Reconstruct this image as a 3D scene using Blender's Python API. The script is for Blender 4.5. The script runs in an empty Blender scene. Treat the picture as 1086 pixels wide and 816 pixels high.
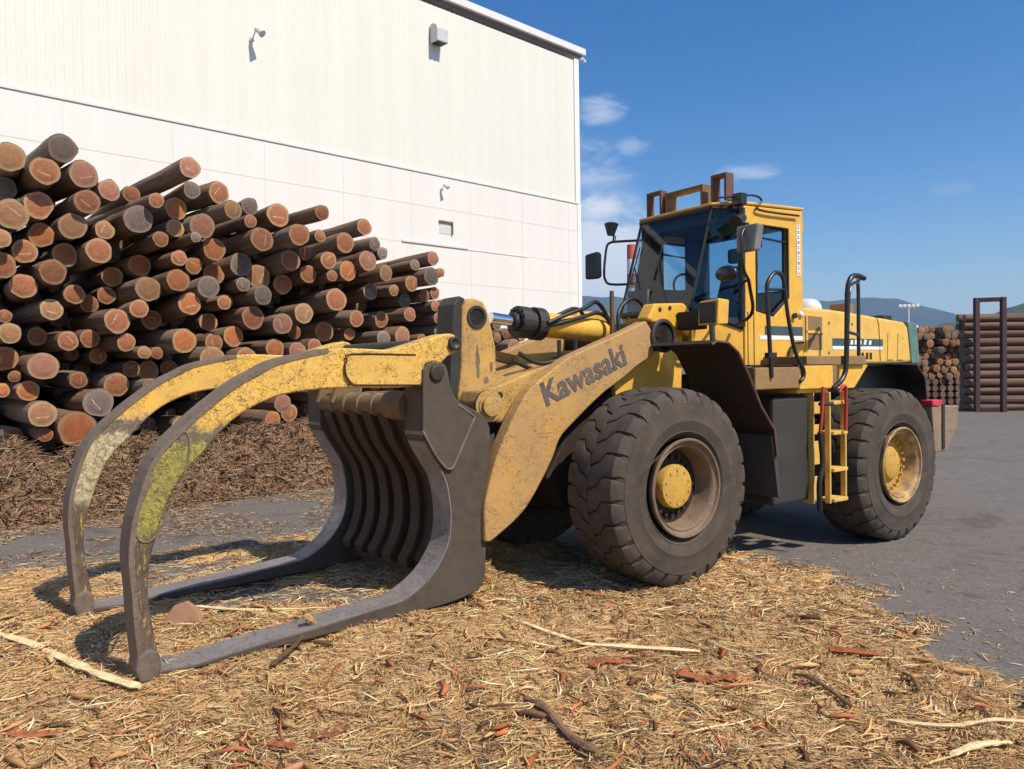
import bpy, bmesh, math, random
import numpy as np
from mathutils import Vector, Matrix, noise as mnoise
R_ = math.radians
random.seed(11); rng = np.random.default_rng(5)
sc = bpy.context.scene
col = sc.collection

# ------------------------------------------------------------------ materials
class NT:
    def __init__(s, name):
        s.m = bpy.data.materials.new(name); s.m.use_nodes = True
        s.t = s.m.node_tree; s.n = s.t.nodes; s.l = s.t.links
        s.b = s.n['Principled BSDF']; s.tc = s.n.new('ShaderNodeTexCoord')
    def node(s, t, **k):
        o = s.n.new(t)
        for a, v in k.items(): setattr(o, a, v)
        return o
    def link(s, a, b): s.l.new(a, b)
    def mapping(s, scale=(1, 1, 1), src='Object', rot=(0, 0, 0)):
        mp = s.node('ShaderNodeMapping'); mp.inputs['Scale'].default_value = scale; mp.inputs['Rotation'].default_value = rot
        s.link(s.tc.outputs[src], mp.inputs[0]); return mp.outputs[0]
    def noise(s, scale, detail=6, rough=.6, vec=None, dist=0):
        o = s.node('ShaderNodeTexNoise'); o.inputs['Scale'].default_value = scale
        o.inputs['Detail'].default_value = detail; o.inputs['Roughness'].default_value = rough
        o.inputs['Distortion'].default_value = dist
        s.link(vec if vec is not None else s.tc.outputs['Object'], o.inputs['Vector']); return o.outputs['Fac']
    def ramp(s, src, stops):
        o = s.node('ShaderNodeValToRGB'); e = o.color_ramp.elements
        while len(e) < len(stops): e.new(.5)
        for i, (p, c) in enumerate(stops):
            e[i].position = p; e[i].color = (c, c, c, 1) if not hasattr(c, '__len__') else (*c[:3], 1)
        s.link(src, o.inputs[0]); return o.outputs[0]
    def mix(s, fac, a, b, mode='MIX'):
        o = s.node('ShaderNodeMix', data_type='RGBA', blend_type=mode)
        for i, v in ((0, fac), (6, a), (7, b)):
            if hasattr(v, 'is_output') or isinstance(v, bpy.types.NodeSocket): s.link(v, o.inputs[i])
            elif i == 0: o.inputs[0].default_value = v
            else: o.inputs[i].default_value = (*v[:3], 1)
        return o.outputs[2]
    def math(s, op, a, b=None):
        o = s.node('ShaderNodeMath', operation=op)
        for i, v in ((0, a), (1, b)):
            if v is None: continue
            if isinstance(v, bpy.types.NodeSocket): s.link(v, o.inputs[i])
            else: o.inputs[i].default_value = v
        return o.outputs[0]
    def band(s, fac, c=.5, w=.012):
        d = s.math('ABSOLUTE', s.math('SUBTRACT', fac, c))
        return s.ramp(d, [(0, 1), (w, 0)])
    def out(s, colr, rough=.6, bump=None, bs=.3, bd=.02, metal=0, spec=.5):
        if isinstance(colr, bpy.types.NodeSocket): s.link(colr, s.b.inputs['Base Color'])
        else: s.b.inputs['Base Color'].default_value = (*colr, 1)
        if isinstance(rough, bpy.types.NodeSocket): s.link(rough, s.b.inputs['Roughness'])
        else: s.b.inputs['Roughness'].default_value = rough
        s.b.inputs['Metallic'].default_value = metal
        s.b.inputs['Specular IOR Level'].default_value = spec
        if bump is not None:
            o = s.node('ShaderNodeBump'); o.inputs['Strength'].default_value = bs; o.inputs['Distance'].default_value = bd
            s.link(bump, o.inputs['Height']); s.link(o.outputs[0], s.b.inputs['Normal'])
        return s.m

def simple(name, c, rough=.6, metal=0, var=.25, scale=6, bs=.15, spec=.5):
    k = NT(name); n = k.noise(scale)
    a = tuple(x*(1-var) for x in c); b = tuple(min(1, x*(1+var)) for x in c)
    return k.out(k.ramp(n, [(.3, a), (.7, b)]), rough, k.noise(scale*8), bs, .004, metal, spec)

def worn(name, base, dirt, amt=.45, scratch=.7, rust=(.09, .035, .015), sc_=1.0, rough=.5, chips=.64, top=None):
    """painted steel: patchy dust, hair scratches, chipped spots"""
    k = NT(name)
    big = k.noise(1.7*sc_, 5, .6); med = k.noise(9*sc_, 6, .65)
    c = k.mix(k.ramp(med, [(.3, 0), (.75, 1)]), tuple(x*.82 for x in base), tuple(min(1, x*1.12) for x in base))
    dm = k.ramp(k.math('ADD', k.math('MULTIPLY', big, .6), k.math('MULTIPLY', med, .4)), [(.5-amt*.28, 0), (.5+.22-amt*.25, 1)])
    c = k.mix(k.math('MULTIPLY', dm, amt), c, dirt)
    s1 = k.band(k.noise(5*sc_, 3, .7, k.mapping((1, 1, 2.2)), .6), .5, .017)
    s2 = k.band(k.noise(11*sc_, 2, .6, k.mapping((2, 1, 1), rot=(.3, .5, .9)), .9), .48, .016)
    sm = k.math('MAXIMUM', s1, s2)
    gate = k.ramp(k.noise(3.1*sc_, 3, .5, k.mapping((1, 1, 1), rot=(1, 2, 0))), [(.36, 0), (.52, 1)])
    c = k.mix(k.math('MULTIPLY', k.math('MULTIPLY', sm, gate), scratch), c, rust)
    ch = k.ramp(k.noise(26*sc_, 4, .7), [(chips, 0), (chips+.035, 1)])
    c = k.mix(k.math('MULTIPLY', ch, .85), c, rust)
    r = k.ramp(dm, [(0, rough), (1, .85)])
    return k.out(c, r, k.math('SUBTRACT', med, k.math('MULTIPLY', ch, .3)), .25, .01)

M = {}
YB = (.72, .40, .045)
M['cab_yellow'] = worn('cab_yellow', (.82, .45, .045), (.52, .35, .14), .32, .18, rough=.38, chips=.72)
M['hood_yellow'] = worn('hood_yellow', (.84, .50, .075), (.54, .39, .19), .42, .2, rough=.38, chips=.72)
M['boom_yellow'] = worn('boom_yellow', (.66, .37, .060), (.37, .235, .115), .8, .65, rough=.62, chips=.70)
M['claw_yellow'] = worn('claw_yellow', (.76, .46, .075), (.50, .33, .13), .45, .95, rust=(.07, .04, .02), rough=.5, chips=.69)
M['lug_yellow'] = worn('lug_yellow', (.68, .40, .07), (.34, .22, .10), .75, .8, rough=.55, chips=.64)
M['wear_steel'] = worn('wear_steel', (.125, .095, .075), (.22, .165, .12), .6, .6, rust=(.05, .03, .02), rough=.55)
M['side_steel'] = worn('side_steel', (.050, .041, .034), (.105, .078, .053), .6, .25, rust=(.04, .03, .022), rough=.5, chips=.74)
M['bare_steel'] = worn('bare_steel', (.42, .40, .39), (.16, .13, .11), .55, .6, rust=(.06, .045, .035), rough=.38, chips=.73)
M['bare_steel'].node_tree.nodes['Principled BSDF'].inputs['Metallic'].default_value = .6
M['rusty_rib'] = worn('rusty_rib', (.022, .013, .008), (.075, .038, .014), .6, .5, rust=(.03, .018, .012), rough=.55)
M['scraped_bar'] = worn('scraped_bar', (.24, .16, .075), (.11, .07, .04), .6, .8, rough=.45)
M['pale_wear'] = worn('pale_wear', (.60, .52, .33), (.34, .26, .12), .7, 1.0, rust=(.10, .08, .04), rough=.6, sc_=1.6, chips=.66)
M['lime_wear'] = worn('lime_wear', (.40, .40, .05), (.20, .15, .06), .75, 1.0, rust=(.08, .06, .02), rough=.6, sc_=1.6, chips=.66)
M['ladder_yellow'] = worn('ladder_yellow', (.78, .48, .10), (.42, .28, .13), .4, .3, rough=.5)
M['dark_part'] = simple('dark_part', (.030, .027, .024), .55)
M['black_paint'] = simple('black_paint', (.018, .018, .02), .35)
M['brown_paint'] = worn('brown_paint', (.018, .011, .008), (.036, .022, .014), .5, .2, rough=.7)
M['fender_rubber'] = simple('fender_rubber', (.045, .042, .040), .7, var=.3, scale=3)
M['rubber_hose'] = simple('rubber_hose', (.02, .02, .02), .45)
M['chrome'] = simple('chrome', (.75, .75, .78), .08, 1, .05)
M['red_paint'] = simple('red_paint', (.40, .035, .025), .5)
M['white_paint'] = simple('white_paint', (.80, .80, .78), .5, var=.06)
M['stripe_paint'] = simple('stripe_paint', (.045, .085, .10), .4)
M['letter_paint'] = worn('letter_paint', (.085, .085, .095), (.22, .16, .10), .45, .5, rough=.6)
M['pink_paint'] = simple('pink_paint', (.62, .25, .22), .5)
M['green_paint'] = simple('green_paint', (.10, .20, .17), .55)
M['rust_steel'] = worn('rust_steel', (.12, .065, .045), (.17, .10, .06), .5, .2, rust=(.04, .02, .015), rough=.75)
M['dark_rack'] = simple('dark_rack', (.060, .030, .030), .7)
M['grey_plastic'] = simple('grey_plastic', (.13, .13, .13), .5)
M['seat_cloth'] = simple('seat_cloth', (.03, .035, .05), .8)
M['interior_dark'] = simple('interior_dark', (.045, .045, .05), .7)
M['mirror_glass'] = simple('mirror_glass', (.5, .5, .5), .05, 1, .02)
M['lens'] = simple('lens', (.5, .5, .5), .2, 0, .05)
M['cw_paint'] = worn('cw_paint', (.45, .30, .11), (.24, .18, .13), .9, .8, rough=.7, chips=.6)

def m_tyre():
    k = NT('tyre_rubber'); a = k.noise(3, 6); b = k.noise(60, 4)
    c = k.ramp(a, [(.3, (.045, .038, .032)), (.7, (.095, .076, .060))])
    c = k.mix(k.ramp(k.noise(14, 6, .7), [(.5, 0), (.75, 1)]), c, (.11, .088, .065))
    return k.out(c, .8, b, .25, .004, 0, .3)
M['tyre'] = m_tyre()
def m_rim():
    k = NT('rim_paint')
    c = k.mix(k.ramp(k.noise(7, 6, .7), [(.40, 0), (.62, 1)]), (.52, .34, .12), (.22, .14, .09))
    return k.out(c, .6, k.noise(30), .3, .006)
M['rim'] = m_rim()
M['rim_rust'] = worn('rim_rust', (.13, .085, .06), (.27, .19, .12), .6, .4, rough=.65)
M['hub_yellow'] = worn('hub_yellow', (.70, .41, .04), (.36, .23, .08), .65, .5, rough=.5)

def m_claw(name, mid, mid_dirt):
    k = NT(name)
    sp = k.node('ShaderNodeSeparateXYZ'); k.link(k.tc.outputs['Object'], sp.inputs[0])
    n1 = k.noise(6, 6, .7); n2 = k.noise(28, 5, .75); streak = k.noise(7, 5, .7, k.mapping((6, 6, .9)))
    h = k.math('ADD', sp.outputs[2], k.math('MULTIPLY', k.math('SUBTRACT', n1, .5), .30))
    h = k.math('ADD', h, k.math('MULTIPLY', k.math('SUBTRACT', n2, .5), .14))
    yel = k.mix(k.ramp(n1, [(.35, 0), (.7, .6)]), (.78, .47, .075), (.52, .33, .12))
    midc = k.mix(k.ramp(n2, [(.35, 0), (.62, .9)]), mid, mid_dirt)
    steel = k.mix(k.ramp(n1, [(.4, 0), (.7, 1)]), (.075, .055, .042), (.17, .125, .085))
    steel = k.mix(k.ramp(streak, [(.56, 0), (.60, .9)]), steel, (.50, .32, .07))
    low = k.ramp(h, [(.44, 0), (.49, 1)])            # world height / 2
    c = k.mix(k.ramp(k.math('MULTIPLY', h, .5), [(.425, 0), (.465, 1)]), steel, midc)
    c = k.mix(k.ramp(k.math('MULTIPLY', h, .5), [(.715, 0), (.730, .9), (.760, .9), (.775, 0)]), c, (.13, .105, .085))
    c = k.mix(k.ramp(k.math('MULTIPLY', h, .5), [(.755, 0), (.785, 1)]), c, yel)
    s1 = k.band(k.noise(5, 3, .7, k.mapping((1, 1, 2.2)), .6), .5, .018); s2 = k.band(k.noise(10, 2, .6, k.mapping((2, 1, 1), rot=(.3, .5, .9)), .9), .48, .016)
    s3 = k.band(k.noise(16, 3, .7, k.mapping((1, 1, 1), rot=(.9, .1, .4)), .7), .52, .014)
    sm = k.math('MAXIMUM', k.math('MAXIMUM', s1, s2), s3); g = k.ramp(k.noise(3.1, 3, .5), [(.34, 0), (.50, 1)])
    c = k.mix(k.math('MULTIPLY', k.math('MULTIPLY', sm, g), .9), c, (.06, .036, .02))
    ch = k.ramp(k.noise(26, 5, .75), [(.64, 0), (.67, .9)]); c = k.mix(ch, c, (.08, .05, .03))
    return k.out(c, .58, k.math('ADD', n1, k.math('MULTIPLY', sm, -.25)), .35, .012)
M['claw_lime'] = m_claw('claw_lime', (.38, .365, .06), (.18, .14, .05))
M['claw_pale'] = m_claw('claw_pale', (.62, .55, .35), (.32, .25, .12))
def m_glass(name, tint, fac):
    k = NT(name); k.n.remove(k.b)
    tr = k.node('ShaderNodeBsdfTransparent'); tr.inputs[0].default_value = (*tint, 1)
    gl = k.node('ShaderNodeBsdfGlossy'); gl.inputs['Roughness'].default_value = .02; gl.inputs[0].default_value = (.9, .95, 1, 1)
    fr = k.node('ShaderNodeFresnel'); fr.inputs[0].default_value = 1.45
    ad = k.math('MINIMUM', k.math('ADD', fr.outputs[0], fac), 1.0)
    mx = k.node('ShaderNodeMixShader'); k.link(k.math('MULTIPLY', ad, k.math('SUBTRACT', 1.0, k.node('ShaderNodeNewGeometry').outputs['Backfacing'])), mx.inputs[0]); k.link(tr.outputs[0], mx.inputs[1]); k.link(gl.outputs[0], mx.inputs[2])
    k.link(mx.outputs[0], k.n['Material Output'].inputs[0]); return k.m
M['glass'] = m_glass('cab_glass', (.74, .85, .90), .01)

def m_bark():
    k = NT('bark'); oi = k.node('ShaderNodeObjectInfo')
    v = k.mapping((9, 1.3, 9)); a = k.noise(2.2, 6, .7, v, .6)
    c = k.ramp(a, [(.32, (.07, .042, .028)), (.52, (.235, .145, .095)), (.72, (.42, .30, .215))])
    c2 = k.ramp(a, [(.32, (.15, .115, .085)), (.52, (.36, .29, .22)), (.72, (.52, .44, .35))])
    sel = k.ramp(oi.outputs['Random'], [(.45, 0), (.95, 1)])
    p = k.math('MULTIPLY', sel, k.ramp(k.noise(1.2, 3), [(.35, .2), (.65, 1)]))
    c = k.mix(p, c, c2)
    return k.out(c, .85, a, .8, .03, 0, .2)
M['bark'] = m_bark()
M['bark_far'] = simple('bark_far', (.155, .092, .066), .9, var=.5, scale=2)
def m_end(name, c1, c2, sap, dark):
    k = NT(name); oi = k.node('ShaderNodeObjectInfo')
    uv = k.node('ShaderNodeUVMap')
    sep = k.node('ShaderNodeVectorMath', operation='SUBTRACT'); k.link(uv.outputs[0], sep.inputs[0]); sep.inputs[1].default_value = (.5, .5, 0)
    ln = k.node('ShaderNodeVectorMath', operation='LENGTH'); k.link(sep.outputs[0], ln.inputs[0])
    # per object offset
    off = k.node('ShaderNodeVectorMath', operation='MULTIPLY_ADD'); k.link(sep.outputs[0], off.inputs[0]); off.inputs[1].default_value = (1, 1, 1)
    cb = k.node('ShaderNodeCombineXYZ'); r50 = k.math('MULTIPLY', oi.outputs['Random'], 60.0)
    k.link(r50, cb.inputs[0]); k.link(r50, cb.inputs[1]); k.link(cb.outputs[0], off.inputs[2])
    n1 = k.noise(6.5, 8, .72, off.outputs[0], .8)
    rad = k.math('ADD', ln.outputs['Value'], k.math('MULTIPLY', k.math('SUBTRACT', n1, .5), .09))
    rings = k.math('SINE', k.math('MULTIPLY', rad, 150.0))
    c = k.mix(k.ramp(n1, [(.32, 0), (.68, 1)]), c1, c2)
    c = k.mix(k.math('MULTIPLY', k.ramp(rings, [(.0, 0), (1, 1)]), .16), c, dark)
    c = k.mix(k.ramp(rad, [(.335, 0), (.39, .85)]), c, sap)
    c = k.mix(k.ramp(rad, [(.455, 0), (.475, 1)]), c, (.07, .04, .025))
    # saw streaks and radial checks
    st = k.node('ShaderNodeMapping'); st.inputs['Scale'].default_value = (1.5, 34, 1); k.link(off.outputs[0], st.inputs[0])
    cb2 = k.node('ShaderNodeCombineXYZ'); k.link(k.math('MULTIPLY', oi.outputs['Random'], 40.0), cb2.inputs[2]); k.link(cb2.outputs[0], st.inputs['Rotation'])
    c = k.mix(k.math('MULTIPLY', k.ramp(k.noise(1, 2, .5, st.outputs[0]), [(.45, 0), (.7, 1)]), .35), c, dark)
    sx = k.node('ShaderNodeMapping'); k.link(cb2.outputs[0], sx.inputs['Rotation']); k.link(sep.outputs[0], sx.inputs[0])
    sp = k.node('ShaderNodeSeparateXYZ'); k.link(sx.outputs[0], sp.inputs[0])
    line = k.math('MULTIPLY', k.math('LESS_THAN', k.math('ABSOLUTE', k.math('ADD', sp.outputs[0], k.math('MULTIPLY', n1, .22))), .014),
                  k.math('LESS_THAN', k.math('ABSOLUTE', sp.outputs[1]), .22))
    gate = k.math('GREATER_THAN', k.math('FRACT', k.math('MULTIPLY', oi.outputs['Random'], 17.3)), .55)
    c = k.mix(k.math('MULTIPLY', k.math('MULTIPLY', line, gate), .75), c, (.62, .52, .42))
    v = k.ramp(k.math('FRACT', k.math('MULTIPLY', oi.outputs['Random'], 7.7)), [(0, .55), (1, 1.05)])
    c = k.mix(1.0, c, v, 'MULTIPLY')
    return k.out(c, .8, rings, .15, .004, 0, .25)
ENDS = [m_end('cut_reddish', (.30, .105, .050), (.45, .195, .095), (.46, .28, .155), (.11, .042, .022)),
        m_end('cut_tan', (.33, .155, .075), (.45, .25, .125), (.46, .32, .18), (.13, .07, .04)),
        m_end('cut_grey', (.17, .125, .10), (.27, .205, .165), (.32, .25, .19), (.07, .055, .045)),
        m_end('cut_orange', (.47, .135, .045), (.56, .225, .09), (.50, .31, .155), (.17, .05, .02)),
        m_end('cut_pink', (.36, .145, .09), (.48, .24, .155), (.46, .30, .19), (.14, .06, .04))]
ENDNAME = ['reddish', 'tan', 'grey', 'orange', 'pinkish']

def m_attr(name, rough=.85, spec=.15):
    k = NT(name); a = k.node('ShaderNodeAttribute'); a.attribute_name = 'tone'
    c = k.mix(k.math('MULTIPLY', k.ramp(k.noise(90, 3), [(.4, 0), (.7, 1)]), .3), a.outputs['Color'], (.16, .09, .045))
    return k.out(c, rough, None, spec=spec)
M['splinter'] = m_attr('splinter')
def m_litter(name, cs, s=1):
    k = NT(name); a = k.noise(26*s, 8, .75, k.mapping((1, 3.2, 1), rot=(0, 0, .5))); b = k.noise(31*s, 8, .75, k.mapping((3.1, 1, 1), rot=(0, 0, .2)))
    f = k.math('ADD', k.math('MULTIPLY', a, .5), k.math('MULTIPLY', b, .5))
    f = k.math('ADD', k.math('MULTIPLY', f, .85), k.math('MULTIPLY', k.noise(2.3, 4), .15))
    return k.out(k.ramp(f, [(.36, cs[0]), (.45, cs[1]), (.54, cs[2]), (.64, cs[3])]), .9, f, 1.0, .03, 0, .15)
M['litter'] = m_litter('wood_litter', [(.22, .11, .045), (.52, .31, .135), (.70, .46, .215), (.82, .62, .34)])
M['mound'] = m_litter('bark_mound_mat', [(.045, .026, .016), (.15, .09, .055), (.28, .18, .11), (.44, .32, .20)])
def m_asphalt():
    k = NT('asphalt'); a = k.noise(60, 6, .9); b = k.noise(.55, 5, .6); d = k.noise(2.6, 6, .7)
    c = k.ramp(a, [(.36, (.065, .057, .050)), (.5, (.150, .135, .121)), (.64, (.33, .30, .265))])
    c = k.mix(k.ramp(k.noise(16, 6, .8), [(.44, 0), (.60, .5)]), c, (.085, .075, .066))
    c = k.mix(k.ramp(k.noise(34, 3, .7), [(.60, 0), (.70, .6)]), c, (.30, .26, .21))
    c = k.mix(k.ramp(k.noise(1.0, 5, .7, k.mapping((.25, 2.2, 1), rot=(0, 0, .9))), [(.56, 0), (.68, .35)]), c, (.09, .080, .072))
    c = k.mix(k.ramp(b, [(.35, 0), (.7, .45)]), c, (.165, .148, .132))
    c = k.mix(k.ramp(d, [(.52, 0), (.72, .5)]), c, (.22, .18, .14))
    c = k.mix(k.ramp(k.noise(1.1, 4, .6, k.mapping((1, 1, 1), rot=(0, 0, 1))), [(.60, 0), (.75, .5)]), c, (.06, .058, .056))
    cr = k.band(k.noise(.5, 6, .7, None, .5), .5, .003)
    c = k.mix(k.ramp(k.noise(.8, 5, .75, k.mapping((1, 1, 1), rot=(0, 0, 2)), 1.2), [(.56, 0), (.66, .55)]), c, (.075, .062, .052))
    c = k.mix(k.math('MULTIPLY', cr, .7), c, (.03, .03, .03))
    c = k.mix(k.ramp(k.noise(75, 2, .5), [(.74, 0), (.76, .8)]), c, (.40, .30, .17))
    return k.out(c, .85, a, .5, .006, 0, .25)
M['asphalt'] = m_asphalt()
def m_wall(name, base, streak):
    k = NT(name)
    v = k.noise(1.0, 7, .7, k.mapping((2.6, 2.6, .07))); w = k.noise(.25, 4)
    c = k.mix(k.ramp(v, [(.4, 0), (.7, .8)]), base, streak)
    c = k.mix(k.ramp(w, [(.4, 0), (.7, .3)]), c, tuple(x*.93 for x in base))
    return k.out(c, .55, k.noise(3, 3), .05, .01)
M['wall_upper'] = m_wall('wall_upper', (.745, .735, .665), (.69, .68, .61))
M['wall_lower'] = m_wall('wall_lower', (.76, .735, .695), (.71, .68, .64))
M['joint'] = simple('joint', (.66, .635, .60), .8, var=.05)
M['fascia'] = simple('fascia', (.72, .72, .74), .5, var=.06, scale=1)
M['trim'] = simple('trim', (.80, .84, .84), .5, var=.04)
M['soffit'] = simple('soffit', (.22, .16, .13), .7)
M['hood_metal'] = simple('hood_metal', (.55, .56, .54), .45, var=.08)
M['win_glass'] = simple('win_glass', (.62, .62, .57), .35, var=.06)
def m_far(name, a, b, s):
    k = NT(name); n = k.noise(s, 8, .65); return k.out(k.ramp(n, [(.35, a), (.65, b)]), .95, None, spec=.05)
M['hill_far'] = m_far('hill_far', (.030, .050, .045), (.05, .075, .05), .004)
M['hill_near'] = m_far('hill_near', (.045, .075, .025), (.10, .12, .05), .03)

# ------------------------------------------------------------------ mesh helper
class MB:
    def __init__(s): s.v = []; s.f = []; s.mi = []; s.cur = 0; s.xf = None; s.caps = True
    def add(s, vs, fs):
        o = len(s.v)
        if s.xf: vs = [s.xf(p) for p in vs]
        s.v += [tuple(p) for p in vs]; s.f += [tuple(i+o for i in f) for f in fs]; s.mi += [s.cur]*len(fs); return s
    def box(s, c, d, rot=None):
        x, y, z = d[0]/2, d[1]/2, d[2]/2
        vs = [Vector((a*x, b*y, e*z)) for a in (-1, 1) for b in (-1, 1) for e in (-1, 1)]
        if rot: 
            r = Matrix.Rotation(rot[1], 3, rot[0]) if not isinstance(rot, Matrix) else rot
            vs = [r @ p for p in vs]
        vs = [p+Vector(c) for p in vs]
        return s.add(vs, [(0, 1, 3, 2), (4, 6, 7, 5), (0, 4, 5, 1), (2, 3, 7, 6), (0, 2, 6, 4), (1, 5, 7, 3)])
    def bb(s, x0, x1, y0, y1, z0, z1): return s.box(((x0+x1)/2, (y0+y1)/2, (z0+z1)/2), (abs(x1-x0), abs(y1-y0), abs(z1-z0)))
    def plate(s, pts, s0, s1):
        n = len(pts)
        vs = [(p[0], s0, p[1]) for p in pts]+[(p[0], s1, p[1]) for p in pts]
        return s.add(vs, [tuple(range(n)), tuple(range(2*n-1, n-1, -1))]+[(i, (i+1) % n, n+(i+1) % n, n+i) for i in range(n)])
    def hexa(s, a, b):   # two quads
        return s.add(list(a)+list(b), [(0, 1, 2, 3), (7, 6, 5, 4), (0, 4, 5, 1), (1, 5, 6, 2), (2, 6, 7, 3), (3, 7, 4, 0)])
    def tube(s, path, r, n=10, closed=False):
        P = [Vector(p) for p in path]; m = len(P); vs = []; up = Vector((0.13, .21, 1)).normalized()
        rs = r if hasattr(r, '__len__') else [r]*m
        prev = None
        for i, p in enumerate(P):
            if closed: t = (P[(i+1) % m]-P[i-1])
            else: t = (P[min(i+1, m-1)]-P[max(i-1, 0)])
            t.normalize()
            a = prev-t*prev.dot(t) if prev is not None else t.cross(up)
            if a.length < 1e-4: a = t.cross(Vector((1, 0, 0)))
            a.normalize(); b = t.cross(a); prev = a
            for j in range(n):
                q = 2*math.pi*j/n; vs.append(p+(a*math.cos(q)+b*math.sin(q))*rs[i])
        fs = []
        for i in range(m if closed else m-1):
            k = ((i+1) % m)*n
            for j in range(n): fs.append((i*n+j, i*n+(j+1) % n, k+(j+1) % n, k+j))
        if not closed: fs += [tuple(range(n))[::-1], tuple(range((m-1)*n, m*n))]
        return s.add(vs, fs)
    def lathe(s, prof, n=48, c=(0, 0, 0)):   # around local y axis, prof = [(y, r)]
        vs = []; fs = []
        for y, r in prof:
            for j in range(n):
                q = 2*math.pi*j/n; vs.append((c[0]+r*math.cos(q), c[1]+y, c[2]+r*math.sin(q)))
        for i in range(len(prof)-1):
            for j in range(n): fs.append((i*n+j, i*n+(j+1) % n, (i+1)*n+(j+1) % n, (i+1)*n+j))
        if not s.caps: return s.add(vs, fs)
        if prof[0][1] > 1e-4: fs.append(tuple(range(n))[::-1])
        if prof[-1][1] > 1e-4: fs.append(tuple(range((len(prof)-1)*n, len(prof)*n)))
        return s.add(vs, fs)
    def build(s, name, mats, parent=None, bevel=0, smooth=False, seg=2, closed_norm=True, auto=None):
        me = bpy.data.meshes.new(name); me.from_pydata(s.v, [], s.f)
        mats = mats if isinstance(mats, (list, tuple)) else [mats]
        for m in mats: me.materials.append(M[m] if isinstance(m, str) else m)
        me.polygons.foreach_set('material_index', s.mi)
        if closed_norm:
            bm = bmesh.new(); bm.from_mesh(me); bmesh.ops.remove_doubles(bm, verts=bm.verts, dist=1e-5)
            bmesh.ops.recalc_face_normals(bm, faces=bm.faces); bm.to_mesh(me); bm.free()
        if smooth or auto:
            me.polygons.foreach_set('use_smooth', [True]*len(me.polygons))
            if auto: me.set_sharp_from_angle(angle=R_(auto))
        o = bpy.data.objects.new(name, me); col.objects.link(o)
        if parent: o.parent = parent
        if bevel:
            b = o.modifiers.new('soft', 'BEVEL'); b.width = bevel; b.segments = seg; b.limit_method = 'ANGLE'; b.angle_limit = R_(35)
        return o

def smooth_path(pts, k=5):
    P = [Vector(p) for p in pts]; out = []
    for i in range(len(P)-1):
        a = P[max(i-1, 0)]; b = P[i]; c = P[i+1]; d = P[min(i+2, len(P)-1)]
        for j in range(k):
            t = j/k
            out.append(.5*((2*b)+(c-a)*t+(2*a-5*b+4*c-d)*t*t+(3*b-a-3*c+d)*t**3))
    out.append(P[-1]); return out
def sm2(pts, k=3, closed=True):
    P = [Vector((p[0], p[1], 0)) for p in pts]; n = len(P); out = []
    for i in range(n if closed else n-1):
        a, b, c, d = (P[(i-1) % n], P[i], P[(i+1) % n], P[(i+2) % n]) if closed else (P[max(i-1, 0)], P[i], P[i+1], P[min(i+2, n-1)])
        kk = k if (c-b).length > .05 and (c-b).normalized().dot((b-a).normalized() if (b-a).length else Vector((1, 0, 0))) > .5 and ((d-c).length == 0 or (d-c).normalized().dot((c-b).normalized()) > .5) else 1
        for j in range(kk):
            t = j/kk; q = .5*((2*b)+(c-a)*t+(2*a-5*b+4*c-d)*t*t+(3*b-a-3*c+d)*t**3); out.append((q.x, q.y))
    if not closed: out.append((P[-1].x, P[-1].y))
    return out
def empty(name, loc=(0, 0, 0), rz=0):
    o = bpy.data.objects.new(name, None); col.objects.link(o); o.location = loc; o.rotation_euler = (0, 0, rz); o.empty_display_size = .2; return o
def tag(o, label=None, cat=None, group=None, kind=None):
    if label: o['label'] = label
    if cat: o['category'] = cat
    if group: o['group'] = group
    if kind: o['kind'] = kind
    return o
def copy_tree(o, parent=None):
    c = o.copy(); col.objects.link(c); c.parent = parent
    for ch in list(o.children): copy_tree(ch, c)
    return c

# ------------------------------------------------------------------ frame of the place
OX, OY = 0.701, 7.572
TH = R_(35.706)
FW = np.array([-math.cos(TH), -math.sin(TH)]); NW = np.array([math.sin(TH), -math.cos(TH)])
def base_z(x, y):
    d = -((x-OX)*FW[0]+(y-OY)*FW[1]); t = np.clip((d-1.0)/2.2, 0, 1)
    return -.10*t*t*(3-2*t)
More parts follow.
